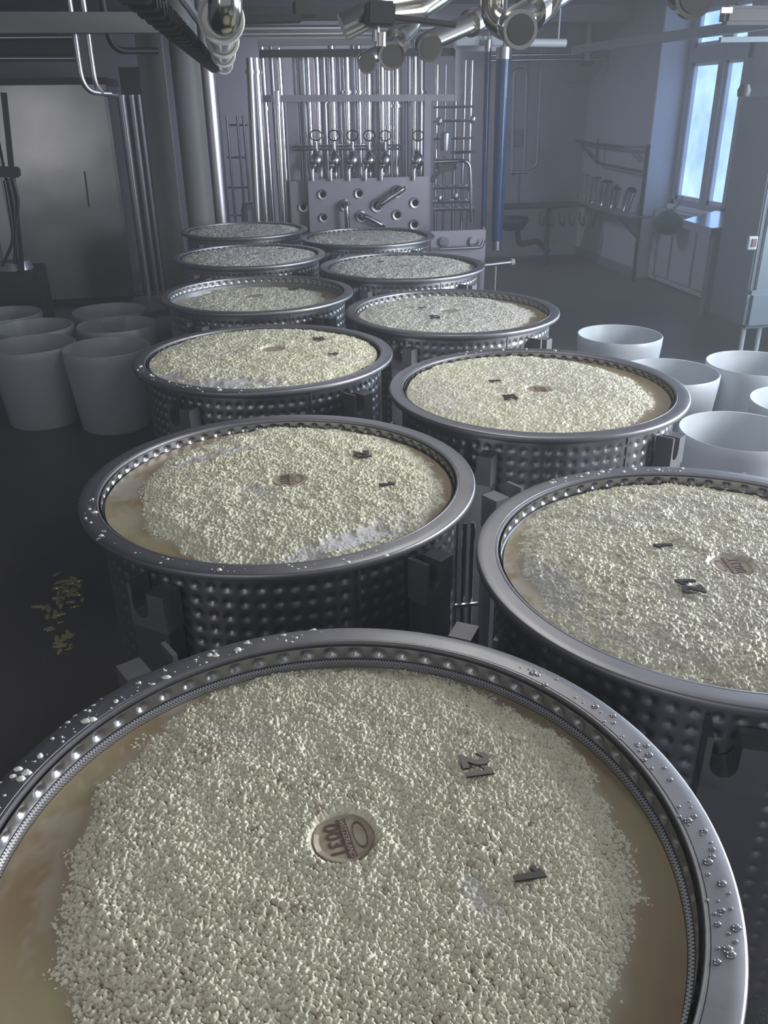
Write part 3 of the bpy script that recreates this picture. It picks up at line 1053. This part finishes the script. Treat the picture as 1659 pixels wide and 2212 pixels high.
# pipe group right of the rack
VG = 8.5
e = empty('pipe_group', (PV(985, 300, VG).x, VG, 0), 'cluster of upright pipes with dark lever valves right of the flow plate', 'pipes')
for px, r_, top, mt in ((942, .022, 140, M_PIPE), (960, .014, 140, M_PIPE2), (982, .02, 130, M_PIPE2), (1001, .016, 130, M_PIPE2), (1015, .016, 130, M_PIPE)):
    p = PV(px, 300, VG); q = PV(px, top, VG)
    part(MB().tube([(p.x, VG, 0), (p.x, VG, q.z)], r_, 12), 'pipe', mt, e)
for y_ in (232, 262, 300, 405, 436, 452):
    a, b = PV(935, y_, VG - .04), PV(1022, y_ - 2, VG - .04)
    part(MB().tube([a, b], .010 if y_ < 400 else .018, 8), 'cross_pipe', M_PIPE2, e)
for px, py in ((1022, 258), (1015, 405), (1018, 452), (950, 430), (985, 425), (950, 262)):
    c = PV(px, py, VG - .04)
    part(MB().lathe([(.001, -.035), (.026, -.03), (.034, 0), (.026, .03), (.001, .035)], 14, Matrix.Translation(c)), 'union', M_PIPE, e)
part(MB().tube(bent([PV(938, 350, VG - .15), PV(1015, 346, VG - .15), PV(1019, 480, VG - .15)], .09), .019, 12), 'bent_pipe', M_PIPE, e)
part(MB().beam(PV(975, 330, VG - .2), PV(1030, 327, VG - .2), .03, .022), 'lever', M_LEVER, e)
part(MB().beam(PV(930, 392, VG - .2), PV(952, 366, VG - .2), .04, .04), 'lever', M_LEVER, e)
part(MB().beam(PV(945, 366, VG - .2), PV(985, 358, VG - .2), .05, .07), 'actuator', M_LEVER, e, .01)
part(MB().lathe([(.001, -.1), (.05, -.1), (.055, 0), (.05, .05), (.001, .06)], 14, Matrix.Translation(PV(962, 300, VG - .1))), 'actuator', M_PIPE2, e)

# blue hoses
for (pa, ra), (pb, rb), v, wh in ((((1054, 112), .030), ((1044, 490), .022), 7.9, 'thin blue hose hanging beside the thick one'),
                                  (((1088, 128), .066), ((1073, 520), .050), 7.8, 'thick blue hose hanging from the overhead tray')):
    A_, B_ = PV(*pa, v), PV(*pb, v)
    n_ = 10
    pts = [A_.lerp(B_, i / n_) for i in range(n_ + 1)]
    mb = MB().tube(pts, .03, 16, radii=[ra + (rb - ra) * i / n_ for i in range(n_ + 1)])
    root = empty('blue_hose', tuple(B_), wh, 'hose', 'blue hoses')
    part(mb, 'hose', M_BLUE, root)
    part(MB().tube([A_, A_ + Vector((0, 0, .09))], ra * 1.03, 16), 'collar', M_PIPE2, root)
    part(MB().tube([A_ + Vector((0, 0, .09)), Vector((A_.x, A_.y, CZ))], .012, 8), 'hanger', M_FRAME, root)
    part(MB().tube([B_ - Vector((0, 0, .08)), B_], rb * .9, 16), 'nozzle', M_PIPE2, root)

# ------------------------------------------------------------------ overhead pipes and trays
# long pipe running away above the left row, with bright gaskets
c0, c1 = PV(478, 40, 2.55), PV(483, 140, 6.4)
e = empty('overhead_pipe', tuple(c0), 'thick steel pipe with white-edged unions running away above the left row', 'pipe', 'overhead pipes')
d = (c1 - c0).normalized()
part(MB().tube([c0 - d * .02, c1], .046, 24), 'pipe', M_PIPEW, e)
part(MB().tube(bent([c0 + Vector((.045, -.02, .75)), c0 + Vector((.012, -.06, .0)), c0 + d * .03], .10), .043, 20), 'riser', M_PIPEW, e)
for v in (2.60, 3.55, 4.7, 6.3):
    t = (v - c0.y) / (c1.y - c0.y)
    c = c0.lerp(c1, t)
    u_ = part(MB().tube([c - d * .03, c + d * .03], .060, 28), 'union', M_PIPEW, e)
    RX = d.to_track_quat('Z', 'Y').to_matrix().to_4x4()
    sub(MB().lathe([(.058, -.038), (.061, -.036), (.061, -.031), (.050, -.031), (.050, -.036)], 36, Matrix.Translation(c) @ RX, closed=True), 'gasket', M_GASKET, e, u_)

# cable chain left of it
a, b = PV(285, -20, 2.5), PV(468, 150, 6.6)
e = empty('cable_chain', tuple(a), 'dark knobbly cable chain running along the ceiling beside the thick pipe', 'cable chain')
n_ = 46
for i in range(n_):
    t = i / n_
    p = a.lerp(b, t)
    q = a.lerp(b, t + .7 / n_)
    part(MB().beam(p + Vector((0, 0, .012 * (i % 2))), q + Vector((0, 0, .012 * (i % 2))), .075, .05), 'chain_link', M_DARK, e, .006)
part(MB().tube([a + Vector((.09, 0, .03)), b + Vector((.09, 0, .03))], .014, 8), 'conduit', M_PIPE2, e)

# swing elbows above the right row
ov_pipes = [
    ((925, 105), 3.6, (1050, 35), 3.9, .038, [(1022, 60)], 'bent pipe with a union pointing at the pipe rack'),
    ((843, 122), 3.9, (888, 60), 4.2, .042, [(862, 92)], 'short bent pipe hanging above the valve bank'),
    ((792, 138), 4.6, (850, 100), 4.8, .036, [], 'small pipe end beside the short bent pipe'),
    ((1117, 66), 2.9, (1230, -30), 3.2, .043, [(1160, 30)], 'thick bent pipe with an open end above the blue hoses'),
    ((1490, -8), 2.9, (1560, -60), 3.1, .052, [], 'thick elbow at the top edge in front of the window'),
]
for (pa, va, pb, vb, r_, un, wh) in ov_pipes:
    A_, B_ = PV(*pa, va), PV(*pb, vb)
    e = empty('overhead_pipe', tuple(A_), 'polished overhead pipe, ' + wh, 'pipe', 'overhead pipes')
    dn = Vector((-.02, .10, .03))
    part(MB().tube(bent([A_ + Vector((0, -.01, 0)), A_ + dn * .6, B_, B_ + Vector((.12, .1, .5))], .09), r_, 20), 'pipe', M_PIPEW, e)
    fdir = (A_ - Vector((0, 0, CAMZ))).normalized()
    part(MB().tube([A_ + Vector((0, -.035, 0)), A_ + Vector((0, -.015, 0))], r_ * 1.28, 28), 'flange', M_PIPEW, e)
    part(MB().tube([A_ + Vector((0, -.040, 0)), A_ + Vector((0, -.035, 0))], r_ * 1.0, 28), 'open_end', M_END, e)
    for (ux, uy) in un:
        t = (ux - pa[0]) / (pb[0] - pa[0])
        c = (A_ + dn * .6).lerp(B_, t)
        dd = (B_ - A_).normalized()
        part(MB().tube([c - dd * .022, c + dd * .022], r_ * 1.35, 24), 'union', M_PIPE, e)
# vertical U pipe dropping from the ceiling beside the thick bent pipe
pts = [PV(1065, -60, 3.2), PV(1062, 40, 3.2), PV(1105, 70, 3.15), PV(1180, 20, 3.1), PV(1215, -60, 3.05)]
tag(MB().tube(bent(pts, .12), .040, 18).obj('overhead_pipe', M_PIPEW), 'curved overhead pipe dropping from the ceiling left of the open-ended one', 'pipe', 'overhead pipes')
pts = [PV(740, 60, 3.4), PV(800, 30, 3.4), PV(900, 20, 3.5), PV(960, -20, 3.6)]
tag(MB().tube(bent(pts, .12), .045, 18).obj('overhead_pipe', M_PIPEW), 'overhead pipe curving along the ceiling at top centre', 'pipe', 'overhead pipes')
# dark lever handle
a, b = PV(808, 30, 3.3), PV(985, 54, 3.3)
e = empty('valve_lever', tuple(a), 'long dark lever on a ceiling valve at top centre', 'valve lever')
part(MB().beam(PV(790, 30, 3.3), PV(850, 32, 3.3), .09, .075), 'lever_head', M_DARK, e, .008)
part(MB().beam(PV(840, 36, 3.3), b, .03, .018), 'lever_bar', M_DARK, e, .004)
part(MB().tube([PV(812, 40, 3.35), PV(812, 90, 3.35)], .014, 10), 'lever_stem', M_PIPE, e)
part(MB().tube([PV(822, 70, 3.35), PV(822, 100, 3.35)], .02, 10), 'lever_nut', M_PIPE, e)
e = empty('valve_lever', tuple(PV(600, 50, 4.0)), 'dark lever and box on the horizontal pipes left of centre', 'valve lever')
part(MB().beam(PV(520, 44, 4.0), PV(650, 40, 4.0), .05, .03), 'lever_bar', M_DARK, e, .004)
part(MB().box(PV(637, 34, 4.0), PV(680, 5, 4.1)), 'lever_box', M_DARK, e, .004)

# horizontal pipes and dark trays along the ceiling
def hbar(name, x0, x1, y0, y1, v, th, mt, label, round_=False, cat='ceiling pipe', group='ceiling pipes and trays'):
    a, b = PV(x0, y0, v), PV(x1, y1, v)
    mb = MB().tube([a, b], th / 2, 14) if round_ else MB().beam(a, b, th, th)
    tag(mb.obj(name, mt), label, cat, group)


hbar('ceiling_pipe', 490, 1060, 62, 60, 5.5, .035, M_PIPE2, 'horizontal grey pipe above the pipe rack, upper one', True)
hbar('ceiling_pipe', 490, 840, 74, 72, 5.5, .028, M_PIPE2, 'horizontal grey pipe above the pipe rack, lower one', True)
hbar('cable_tray', 490, 830, 30, 28, 5.6, .07, M_DARK, 'dark cable tray above the two horizontal grey pipes', False, 'cable tray')
hbar('cable_tray', -60, 375, 50, 50, 5.0, .09, M_CONC, 'grey ceiling tray at top left', False, 'cable tray')
hbar('cable_tray', -60, 165, 100, 100, 8.9, .18, M_DARK, 'broad dark ceiling duct above the steel cabinet', False, 'cable tray')
hbar('ceiling_pipe', -60, 170, 82, 80, 6.5, .035, M_PIPE2, 'thin pipe with a bright streak at far left', True)
hbar('ceiling_pipe', -60, 165, 126, 126, 8.7, .05, M_PIPE2, 'thin shiny pipe just above the steel cabinet', True)
hbar('ceiling_pipe', 1060, 1400, 120, 114, 10.6, .03, M_PIPE2, 'horizontal wall pipe behind the blue hoses, upper one', True)
hbar('ceiling_pipe', 1060, 1400, 131, 125, 10.6, .035, M_PIPE2, 'horizontal wall pipe behind the blue hoses, lower one', True)
hbar('ceiling_pipe', 1060, 1340, 30, 22, 10.3, .05, M_DARK, 'dark pipe close under the ceiling at the back wall', True)
e = empty('pipe_hanger', tuple(PV(1274, 20, 10.5)), 'upright hanger carrying the horizontal wall pipes at the back', 'pipe hanger')
part(MB().beam(PV(1274, 20, 10.5), PV(1268, 134, 10.5), .05, .03), 'hanger_rod', M_FRAME, e)
part(MB().beam(PV(1258, 138, 10.5), PV(1280, 137, 10.5), .06, .05), 'hanger_foot', M_DARK, e)
hbar('white_duct', 985, 1085, 89, 88, 8.0, .07, M_WHITE, 'pale duct behind the bent pipes, left piece', False, 'duct', 'pale ducts')
hbar('white_duct', 1130, 1222, 92, 93, 7.0, .058, M_WHITE, 'pale duct end right of the thick bent pipe', True, 'duct', 'pale ducts')
# slanted steel beam across the window head
for px_, v_, z_ in ((1035, 8.0, 89), (1205, 7.0, 92)):
    p = PV(px_, z_, v_)
    tag(MB().tube([p + Vector((0, 0, .02)), Vector((p.x, p.y, CZ))], .008, 8).obj('duct_hanger', M_FRAME), 'thin hanger rod carrying the pale duct ' + ('piece at left' if px_ < 1100 else 'end at right'), 'hanger', 'duct hangers')
a, b = PV(1240, 108, 9.0), PV(1700, 44, 5.6)
tag(MB().beam(a, b, .06, .07).obj('slanted_beam', M_MACH), 'slanted grey beam crossing in front of the window head', 'beam')
a, b = PV(1555, 86, 5.6), PV(1720, 84, 5.6)
tag(MB().beam(a, b, .03, .03).obj('bracket_bar', M_MACH), 'thin dark bar under the slanted beam near the window', 'bar')
a, b = PV(1560, 34, 5.4), PV(1760, 34, 5.4)
e = empty('ceiling_unit', tuple(a), 'dark rounded ceiling unit at the top right corner', 'ceiling unit')
part(MB().beam(a, b, .10, .10), 'unit_body', M_DARK, e, .02)
part(MB().beam(PV(1558, 22, 5.3), PV(1582, 22, 5.3), .01, .03), 'unit_lamp', M_GASKET, e)

# two thin pipes with a bend hanging from the ceiling at left
for i, (xa, xb, wh) in enumerate(((163, 180, 'left one of the two'), (193, 208, 'right one of the two'))):
    v = 5.2
    pts = [PV(xa, 70, v) + Vector((-.01, 0, CZ - PV(xa, 70, v).z)), PV(xb, 198 + 3 * i, v + .06 * i), PV(238 + 14 * i, 202 + 3 * i, v + .16 + .08 * i)]
    tag(MB().tube(bent(pts, .10), .014, 12).obj('hanging_pipe', M_PIPE2), 'thin bent steel pipe hanging at upper left, ' + wh, 'pipe', 'thin hanging pipes')
pts = [PV(225, 60, 5.6) + Vector((-.01, 0, CZ - PV(225, 60, 5.6).z)), PV(240, 110, 5.6), PV(340, 110, 5.8)]
tag(MB().tube(bent(pts, .10), .018, 12).obj('hanging_pipe', M_DARK), 'short dark bent pipe right of the two thin hanging pipes', 'pipe')

# ------------------------------------------------------------------ columns and steel cabinet at left
def column(px0, px1, y, v, r_, label, mt, zt_=CZ, square=False):
    a, b = PV(px0, y, v), PV(px1, y, v)
    cx = (a.x + b.x) / 2; hw = (b.x - a.x) / 2
    if square:
        mb = MB().box((cx - hw, v, 0), (cx + hw, v + hw * 1.6, zt_))
        o = mb.obj('column', mt, bevel=.006)
    else:
        mb = MB().lathe([(hw, 0), (hw, zt_)], 40, Matrix.Translation((cx, v + hw, 0)))
        o = mb.obj('column', mt)
    tag(o, label, 'column', 'pale columns')


column(385, 447, 300, 8.0, .2, 'broad round grey column left of the pipes', M_CONC)
column(437, 482, 300, 8.25, .2, 'slimmer round column between the broad one and the pipes', M_PIPE2)
column(318, 372, 300, 8.6, .2, 'flat pale pillar beside the steel cabinet', M_CONC, square=True)
VC = 9.2
e = empty('steel_cabinet', (PV(120, 400, VC).x, VC, 0), 'large stainless steel cabinet with blurred reflections at the left', 'cabinet')
x0, x1 = PV(18, 400, VC).x, PV(258, 400, VC).x
ztp = PV(120, 168, VC).z
part(MB().box((x0, VC, .06), (x1, VC + .9, ztp)), 'body', M_CAB, e, .01)
part(MB().box((x0 + .02, VC - .015, .12), (x1 - .02, VC, ztp - .08)), 'door', M_CAB, e, .005)
part(MB().box((x0 - .02, VC - .03, ztp - .06), (x1 + .02, VC + .9, ztp)), 'top_rail', M_DARK, e)
part(MB().box((x0 + .05, VC + .05, 0), (x1 - .05, VC + .8, .06)), 'plinth', M_DARK, e)
part(MB().tube([(x1 - .32, VC - .03, .95), (x1 - .31, VC - .03, 1.28)], .006, 6), 'door_handle', M_DARK, e)
VD = 9.6
e = empty('steel_cabinet', (PV(-80, 400, VC).x, VC, 0), 'steel cabinet at the left picture edge beside the large one', 'cabinet')
x2 = PV(12, 400, VC).x
part(MB().box((x2 - 1.2, VC, .06), (x2, VC + .9, ztp)), 'body', M_CAB, e, .01)
part(MB().box((x2 - .15, VC - .02, .12), (x2 - .03, VC, ztp - .1)), 'door_edge', M_STEEL, e, .005)
part(MB().box((x2 - 1.1, VC + .05, 0), (x2 - .05, VC + .8, .06)), 'plinth', M_DARK, e)
# recess with pipes between cabinet and pillar
e = empty('pipe_riser', (PV(290, 400, 9.6).x, 9.6, 0), 'dark recess panel with upright grey pipes right of the steel cabinet', 'riser')
a, b = PV(276, 300, 9.7), PV(345, 300, 9.7)
part(MB().box((a.x, 9.7, 0), (b.x, 9.75, 2.2)), 'back_panel', M_DARK, e)
for px, r_ in ((268, .045), (290, .03), (305, .02)):
    p = PV(px, 250, 9.55)
    part(MB().tube([(p.x, 9.55, 0), (p.x, 9.55, 1.95)], r_, 14), 'pipe', M_PIPE2, e)

# hoses and pump box at far left
e = empty('pump_station', (PV(30, 600, 7.0).x, 7.0, 0), 'dark pump box with black hoses at the left edge', 'pump')
a, b = PV(-40, 590, 7.0), PV(78, 590, 7.0)
part(MB().box((a.x, 7.0, 0), (b.x, 7.4, a.z)), 'box', M_DARK, e, .01)
part(MB().lathe([(.001, 0), (.12, 0), (.14, .03), (.12, .10), (.001, .11)], 24, Matrix.Translation(PV(35, 590, 7.15))), 'motor_cap', M_PIPE2, e)
for pts in (((10, 390), (24, 470), (30, 520), (5, 575)), ((28, 385), (40, 430), (34, 500), (32, 570)), ((18, 385), (30, 440), (33, 500), (40, 570))):
    part(MB().tube(bent([PV(x, y, 6.9) for x, y in pts], .3), .012, 10), 'hose', M_BLACK, e)
part(MB().beam(PV(-30, 370, 6.95), PV(42, 372, 6.95), .1, .07), 'hose_bracket', M_BLACK, e, .01)
part(MB().beam(PV(8, 200, 6.95), PV(48, 590, 7.0), .035, .035), 'mast', M_DARK, e)

# hanging coils left of the rack
e = empty('wall_recess_rack', (PV(510, 400, 9.4).x, 9.4, 0), 'thin steel stand with rungs between the columns and the pipe rack', 'stand')
for px in (498, 520, 533):
    p = PV(px, 350, 9.4)
    part(MB().tube([(p.x, 9.4, 0), (p.x, 9.4, 1.75)], .014, 10), 'upright', M_PIPE2, e)
for y_ in (270, 340, 405, 465):
    part(MB().tube([PV(490, y_, 9.4), PV(535, y_, 9.4)], .010, 8), 'rung', M_PIPE2, e)
e = empty('steel_can', (PV(537, 460, 8.9).x, 8.9, 0), 'steel milk can standing behind the farthest left vat', 'can')
c = PV(537, 440, 8.9)
part(MB().lathe([(.001, 0), (.08, 0), (.08, c.z - .06), (.06, c.z), (.001, c.z)], 24, Matrix.Translation((c.x, 8.9, 0))), 'can_body', M_STEEL, e)
part(MB().lathe([(.065, c.z), (.065, c.z + .02), (.001, c.z + .025)], 24, Matrix.Translation((c.x, 8.9, 0))), 'lid', M_PIPE, e)

# ------------------------------------------------------------------ right side: gauge, bench, shelf, machine
VW = 10.8
e = empty('wall_gauge', tuple(PV(1130, 370, VW)), 'level gauge loop of bent pipes on the back wall', 'gauge')
part(MB().tube(bent([PV(1106, 380, VW), PV(1110, 150, VW), PV(1138, 150, VW), PV(1132, 370, VW)], .1), .022, 12), 'loop_pipe', M_FRAME, e)
part(MB().tube(bent([PV(1172, 60, VW), PV(1160, 360, VW), PV(1108, 376, VW)], .1), .016, 10), 'outer_pipe', M_FRAME, e)
part(MB().box(PV(1110, 318, VW - .02), PV(1128, 278, VW + .05)), 'gauge_body', M_MACH, e, .01)
part(MB().tube([PV(1102, 372, VW - .03), PV(1140, 372, VW - .03)], .02, 10), 'tee', M_PIPE, e)
part(MB().tube([PV(1121, 372, VW - .03), PV(1119, 442, VW - .03)], .018, 10), 'drain_pipe', M_MACH, e)

VT = 10.2
e = empty('work_bench', (PV(1190, 460, VT).x, VT, 0), 'narrow dark bench with one central leg and hanging basin at the back wall', 'bench')
a, b = PV(1085, 448, VT), PV(1268, 450, VT)
part(MB().box((a.x, VT, a.z - .03), (b.x, VT + .45, a.z)), 'bench_top', M_DARK, e, .006)
p = PV(1185, 460, VT + .1)
part(MB().tube([(p.x, VT + .1, 0), (p.x, VT + .1, a.z - .03)], .03, 12), 'leg', M_DARK, e)
c = PV(1118, 482, VT + .05)
part(MB().lathe([(.001, -.12), (.13, -.10), (.2, 0), (.19, .05), (.001, .06)], 24, Matrix.Translation(c + Vector((0, .2, 0)))), 'basin', M_LEVER, e)
part(MB().tube(bent([PV(1118, 500, VT + .2), PV(1120, 530, VT + .2), PV(1160, 520, VT + .2), PV(1185, 545, VT + .2)], .1), .035, 12), 'waste_pipe', M_DARK, e)
rd = random.Random(3)
for i in range(5):
    c = PV(1165 + 22 * i, 458, VT)
    part(MB().tube(bent([c, c + Vector((0, -.02, -.12)), c + Vector((.06, -.02, -.17)), c + Vector((.05, -.02, -.05))], .03), .014, 8), 'hook', M_LEVER, e)

# tube shelf on the right wall
US = 4.36
e = empty('tube_shelf', (US, PU(1385, 500, US).y, 0), 'steel tube shelf frame standing along the right wall', 'shelf')
M_TUBE = M_DARK
for pts, r_, mt in ((((1243, 304), (1292, 312), (1350, 318)), .016, M_TUBE), (((1350, 318), (1400, 317)), .014, M_PIPE), (((1256, 312), (1289, 352)), .013, M_TUBE),
                    (((1292, 300), (1289, 352)), .013, M_TUBE), (((1289, 352), (1387, 371)), .013, M_TUBE), (((1356, 320), (1385, 352)), .012, M_PIPE),
                    (((1338, 472), (1382, 520)), .014, M_TUBE), (((1289, 456), (1280, 490)), .012, M_TUBE)):
    part(MB().tube([PU(x, y, US) for x, y in pts], r_, 10), 'tube', mt, e)
a = PU(1401, 312, US); b = PU(1384, 540, US)
part(MB().tube([(US, a.y, 0), (US, a.y, a.z)], .022, 12), 'post', M_TUBE, e)
s0, s1 = PU(1252, 446, US), PU(1386, 468, US)
part(MB().box((US - .14, s1.y, s1.z - .02), (US + .12, s0.y, s1.z)), 'shelf_board', M_PIPE2, e, .004)
for i, (xa, ya, xb, yb, r_) in enumerate(((1270, 378, 1265, 438, .05), (1292, 384, 1285, 442, .065), (1316, 392, 1306, 446, .065), (1336, 407, 1326, 456, .055), (1369, 410, 1353, 462, .055))):
    top, bot = PU(xa, ya, US), PU(xb, yb, US)
    top.x = bot.x = US - .02
    bot.z = max(bot.z, s1.z + .03)
    root = empty('steel_beaker', tuple(bot), 'steel beaker leaning on the tube shelf, ' + ['farthest', 'second from the back wall', 'middle', 'fourth from the back wall', 'nearest'][i] + ' one', 'beaker', 'beakers on the tube shelf')
    dd = (top - bot).normalized()
    mb = MB().tube([bot, bot + dd * .02, top - dd * .02, top], r_, 18, radii=[r_ * .8, r_ * .85, r_, r_ * 1.08])
    part(mb, 'beaker_body', M_PIPE, root)
    part(MB().tube([top, top + dd * .004], r_ * .9, 18), 'beaker_mouth', M_HOLE, root)

# steel table below the window
e = empty('steel_table', tuple(PZ(1515, 480, .82)), 'small shiny steel table top below the window', 'table')
q = [Vector(p) for p in ((3.93, 7.3, .87), (3.88, 6.72, .87), (4.56, 6.75, .87), (4.56, 7.87, .87))]
n_ = 4
mb = MB()
mb.add([p for p in q] + [p - Vector((0, 0, .07)) for p in q], [(0, 1, 2, 3)[::1], (7, 6, 5, 4), (0, 4, 5, 1), (1, 5, 6, 2), (2, 6, 7, 3), (3, 7, 4, 0)])
part(mb, 'table_top', mat('table_steel', (.55, .62, .75), .18, 1), e)
for p in (q[1] * .5 + q[3] * .5 + Vector((.05, 0, 0)),):
    part(MB().box((p.x - .04, p.y - .04, 0), (p.x + .04, p.y + .04, .80)), 'table_leg', M_MACH, e)
e = empty('green_cloth', tuple(PU(1440, 478, 4.4)), 'dark green cloth bag hanging beside the steel table', 'cloth')
c = PU(1442, 480, 4.42)
part(MB().lathe([(.001, -.13), (.09, -.11), (.14, -.03), (.13, .04), (.07, .10), (.03, .12), (.001, .12)], 16, Matrix.Translation(c)), 'bag', M_GREEN, e)
part(MB().tube([c + Vector((0, 0, .11)), c + Vector((.12, .05, .16))], .01, 8), 'strap', M_MACH, e)

# grey machine cabinet
VM = 5.75
e = empty('machine_cabinet', (PV(1620, 500, VM).x, VM, 0), 'tall grey machine cabinet on legs at the right edge', 'machine')
x0 = 3.69
zt_ = PV(1620, 208, VM).z
zb = PV(1560, 705, VM).z
part(MB().box((x0, VM, zb), (x0 + 1.03, VM + .5, zt_)), 'body', M_MACH, e, .012)
part(MB().box((x0 + .04, VM - .02, PV(1600, 650, VM).z), (x0 + 1.0, VM, PV(1600, 170 + 60, VM).z)), 'door', M_MACH, e, .008)
part(MB().box((x0 + .08, VM - .03, PV(1620, 290, VM).z), (x0 + .2, VM - .02, PV(1620, 235, VM).z)), 'notice', M_PANELW, e)
part(MB().box((x0 + .22, VM - .05, PV(1650, 455, VM).z), (x0 + .60, VM - .02, PV(1650, 330, VM).z)), 'hatch', M_PANELW, e, .006)
c = PV(1622, 524, VM - .02)
part(MB().box((c.x - .035, VM - .05, c.z - .045), (c.x + .035, VM - .02, c.z + .045)), 'button_plate', M_PANELW, e, .004)
part(MB().box((c.x - .012, VM - .06, c.z - .025), (c.x + .02, VM - .05, c.z + .03)), 'red_button', M_RED, e)
part(MB().box((x0 - .02, VM - .06, zb - .02), (x0 + 1.0, VM + .48, zb + .26)), 'lower_housing', M_MACH, e, .03)
for dx in (.03, .16, .9):
    part(MB().tube([(x0 + dx, VM + .02, 0), (x0 + dx, VM + .02, zb)], .018, 12), 'leg', M_PANELW, e)
c = PV(1625, 195, VM + .1)
part(MB().lathe([(.001, 0), (.04, 0), (.045, .04), (.03, .075), (.001, .08)], 16, Matrix.Translation((c.x, VM + .2, zt_))), 'warning_lamp', M_DARK, e)

# pipe stub with a white end on the floor right of the farthest vat
e = empty('floor_pipe', tuple(PV(1085, 566, 7.3)), 'short horizontal pipe with a pale cap right of the farthest vats', 'pipe')
part(MB().tube([PV(1045, 573, 7.2), PV(1106, 566, 7.2)], .022, 12), 'pipe', M_PIPE2, e)
part(MB().tube([PV(1104, 566, 7.2), PV(1111, 565, 7.2)], .028, 12), 'cap', M_GASKET, e)
p = PV(1070, 580, 7.25)
part(MB().tube([(p.x, 7.25, 0), (p.x, 7.25, p.z + .02)], .02, 12), 'stand', M_PIPE2, e)
part(MB().lathe([(.05, 0), (.05, .02), (.001, .03)], 16, Matrix.Translation((p.x, 7.25, 0))), 'foot', M_PIPE2, e)

# curd spill on the floor left of the second vat
rd = random.Random(8)
mb = MB()
for (cx, cy, n_, sp_) in ((148, 1270, 46, 14), (138, 1385, 22, 10), (120, 1330, 16, 18)):
    for _ in range(n_):
        p = PZ(cx + rd.gauss(0, sp_), cy + rd.gauss(0, sp_ * 1.2), 0)
        s = rd.uniform(.004, .016)
        M_ = Matrix.Translation(p) @ Matrix.Rotation(rd.uniform(0, PI), 4, 'Z') @ Matrix.Diagonal((1.8, .7, .5, 1))
        mb.lathe([(s, 0), (s * .8, s * .5), (.0001, s * .8)], 7, M_)
tag(mb.obj('curd_spill', mat('wet_curd', (.30, .29, .14), .12)), 'small wet yellowish curd spill on the dark floor at left', 'curd spill', None, 'stuff')
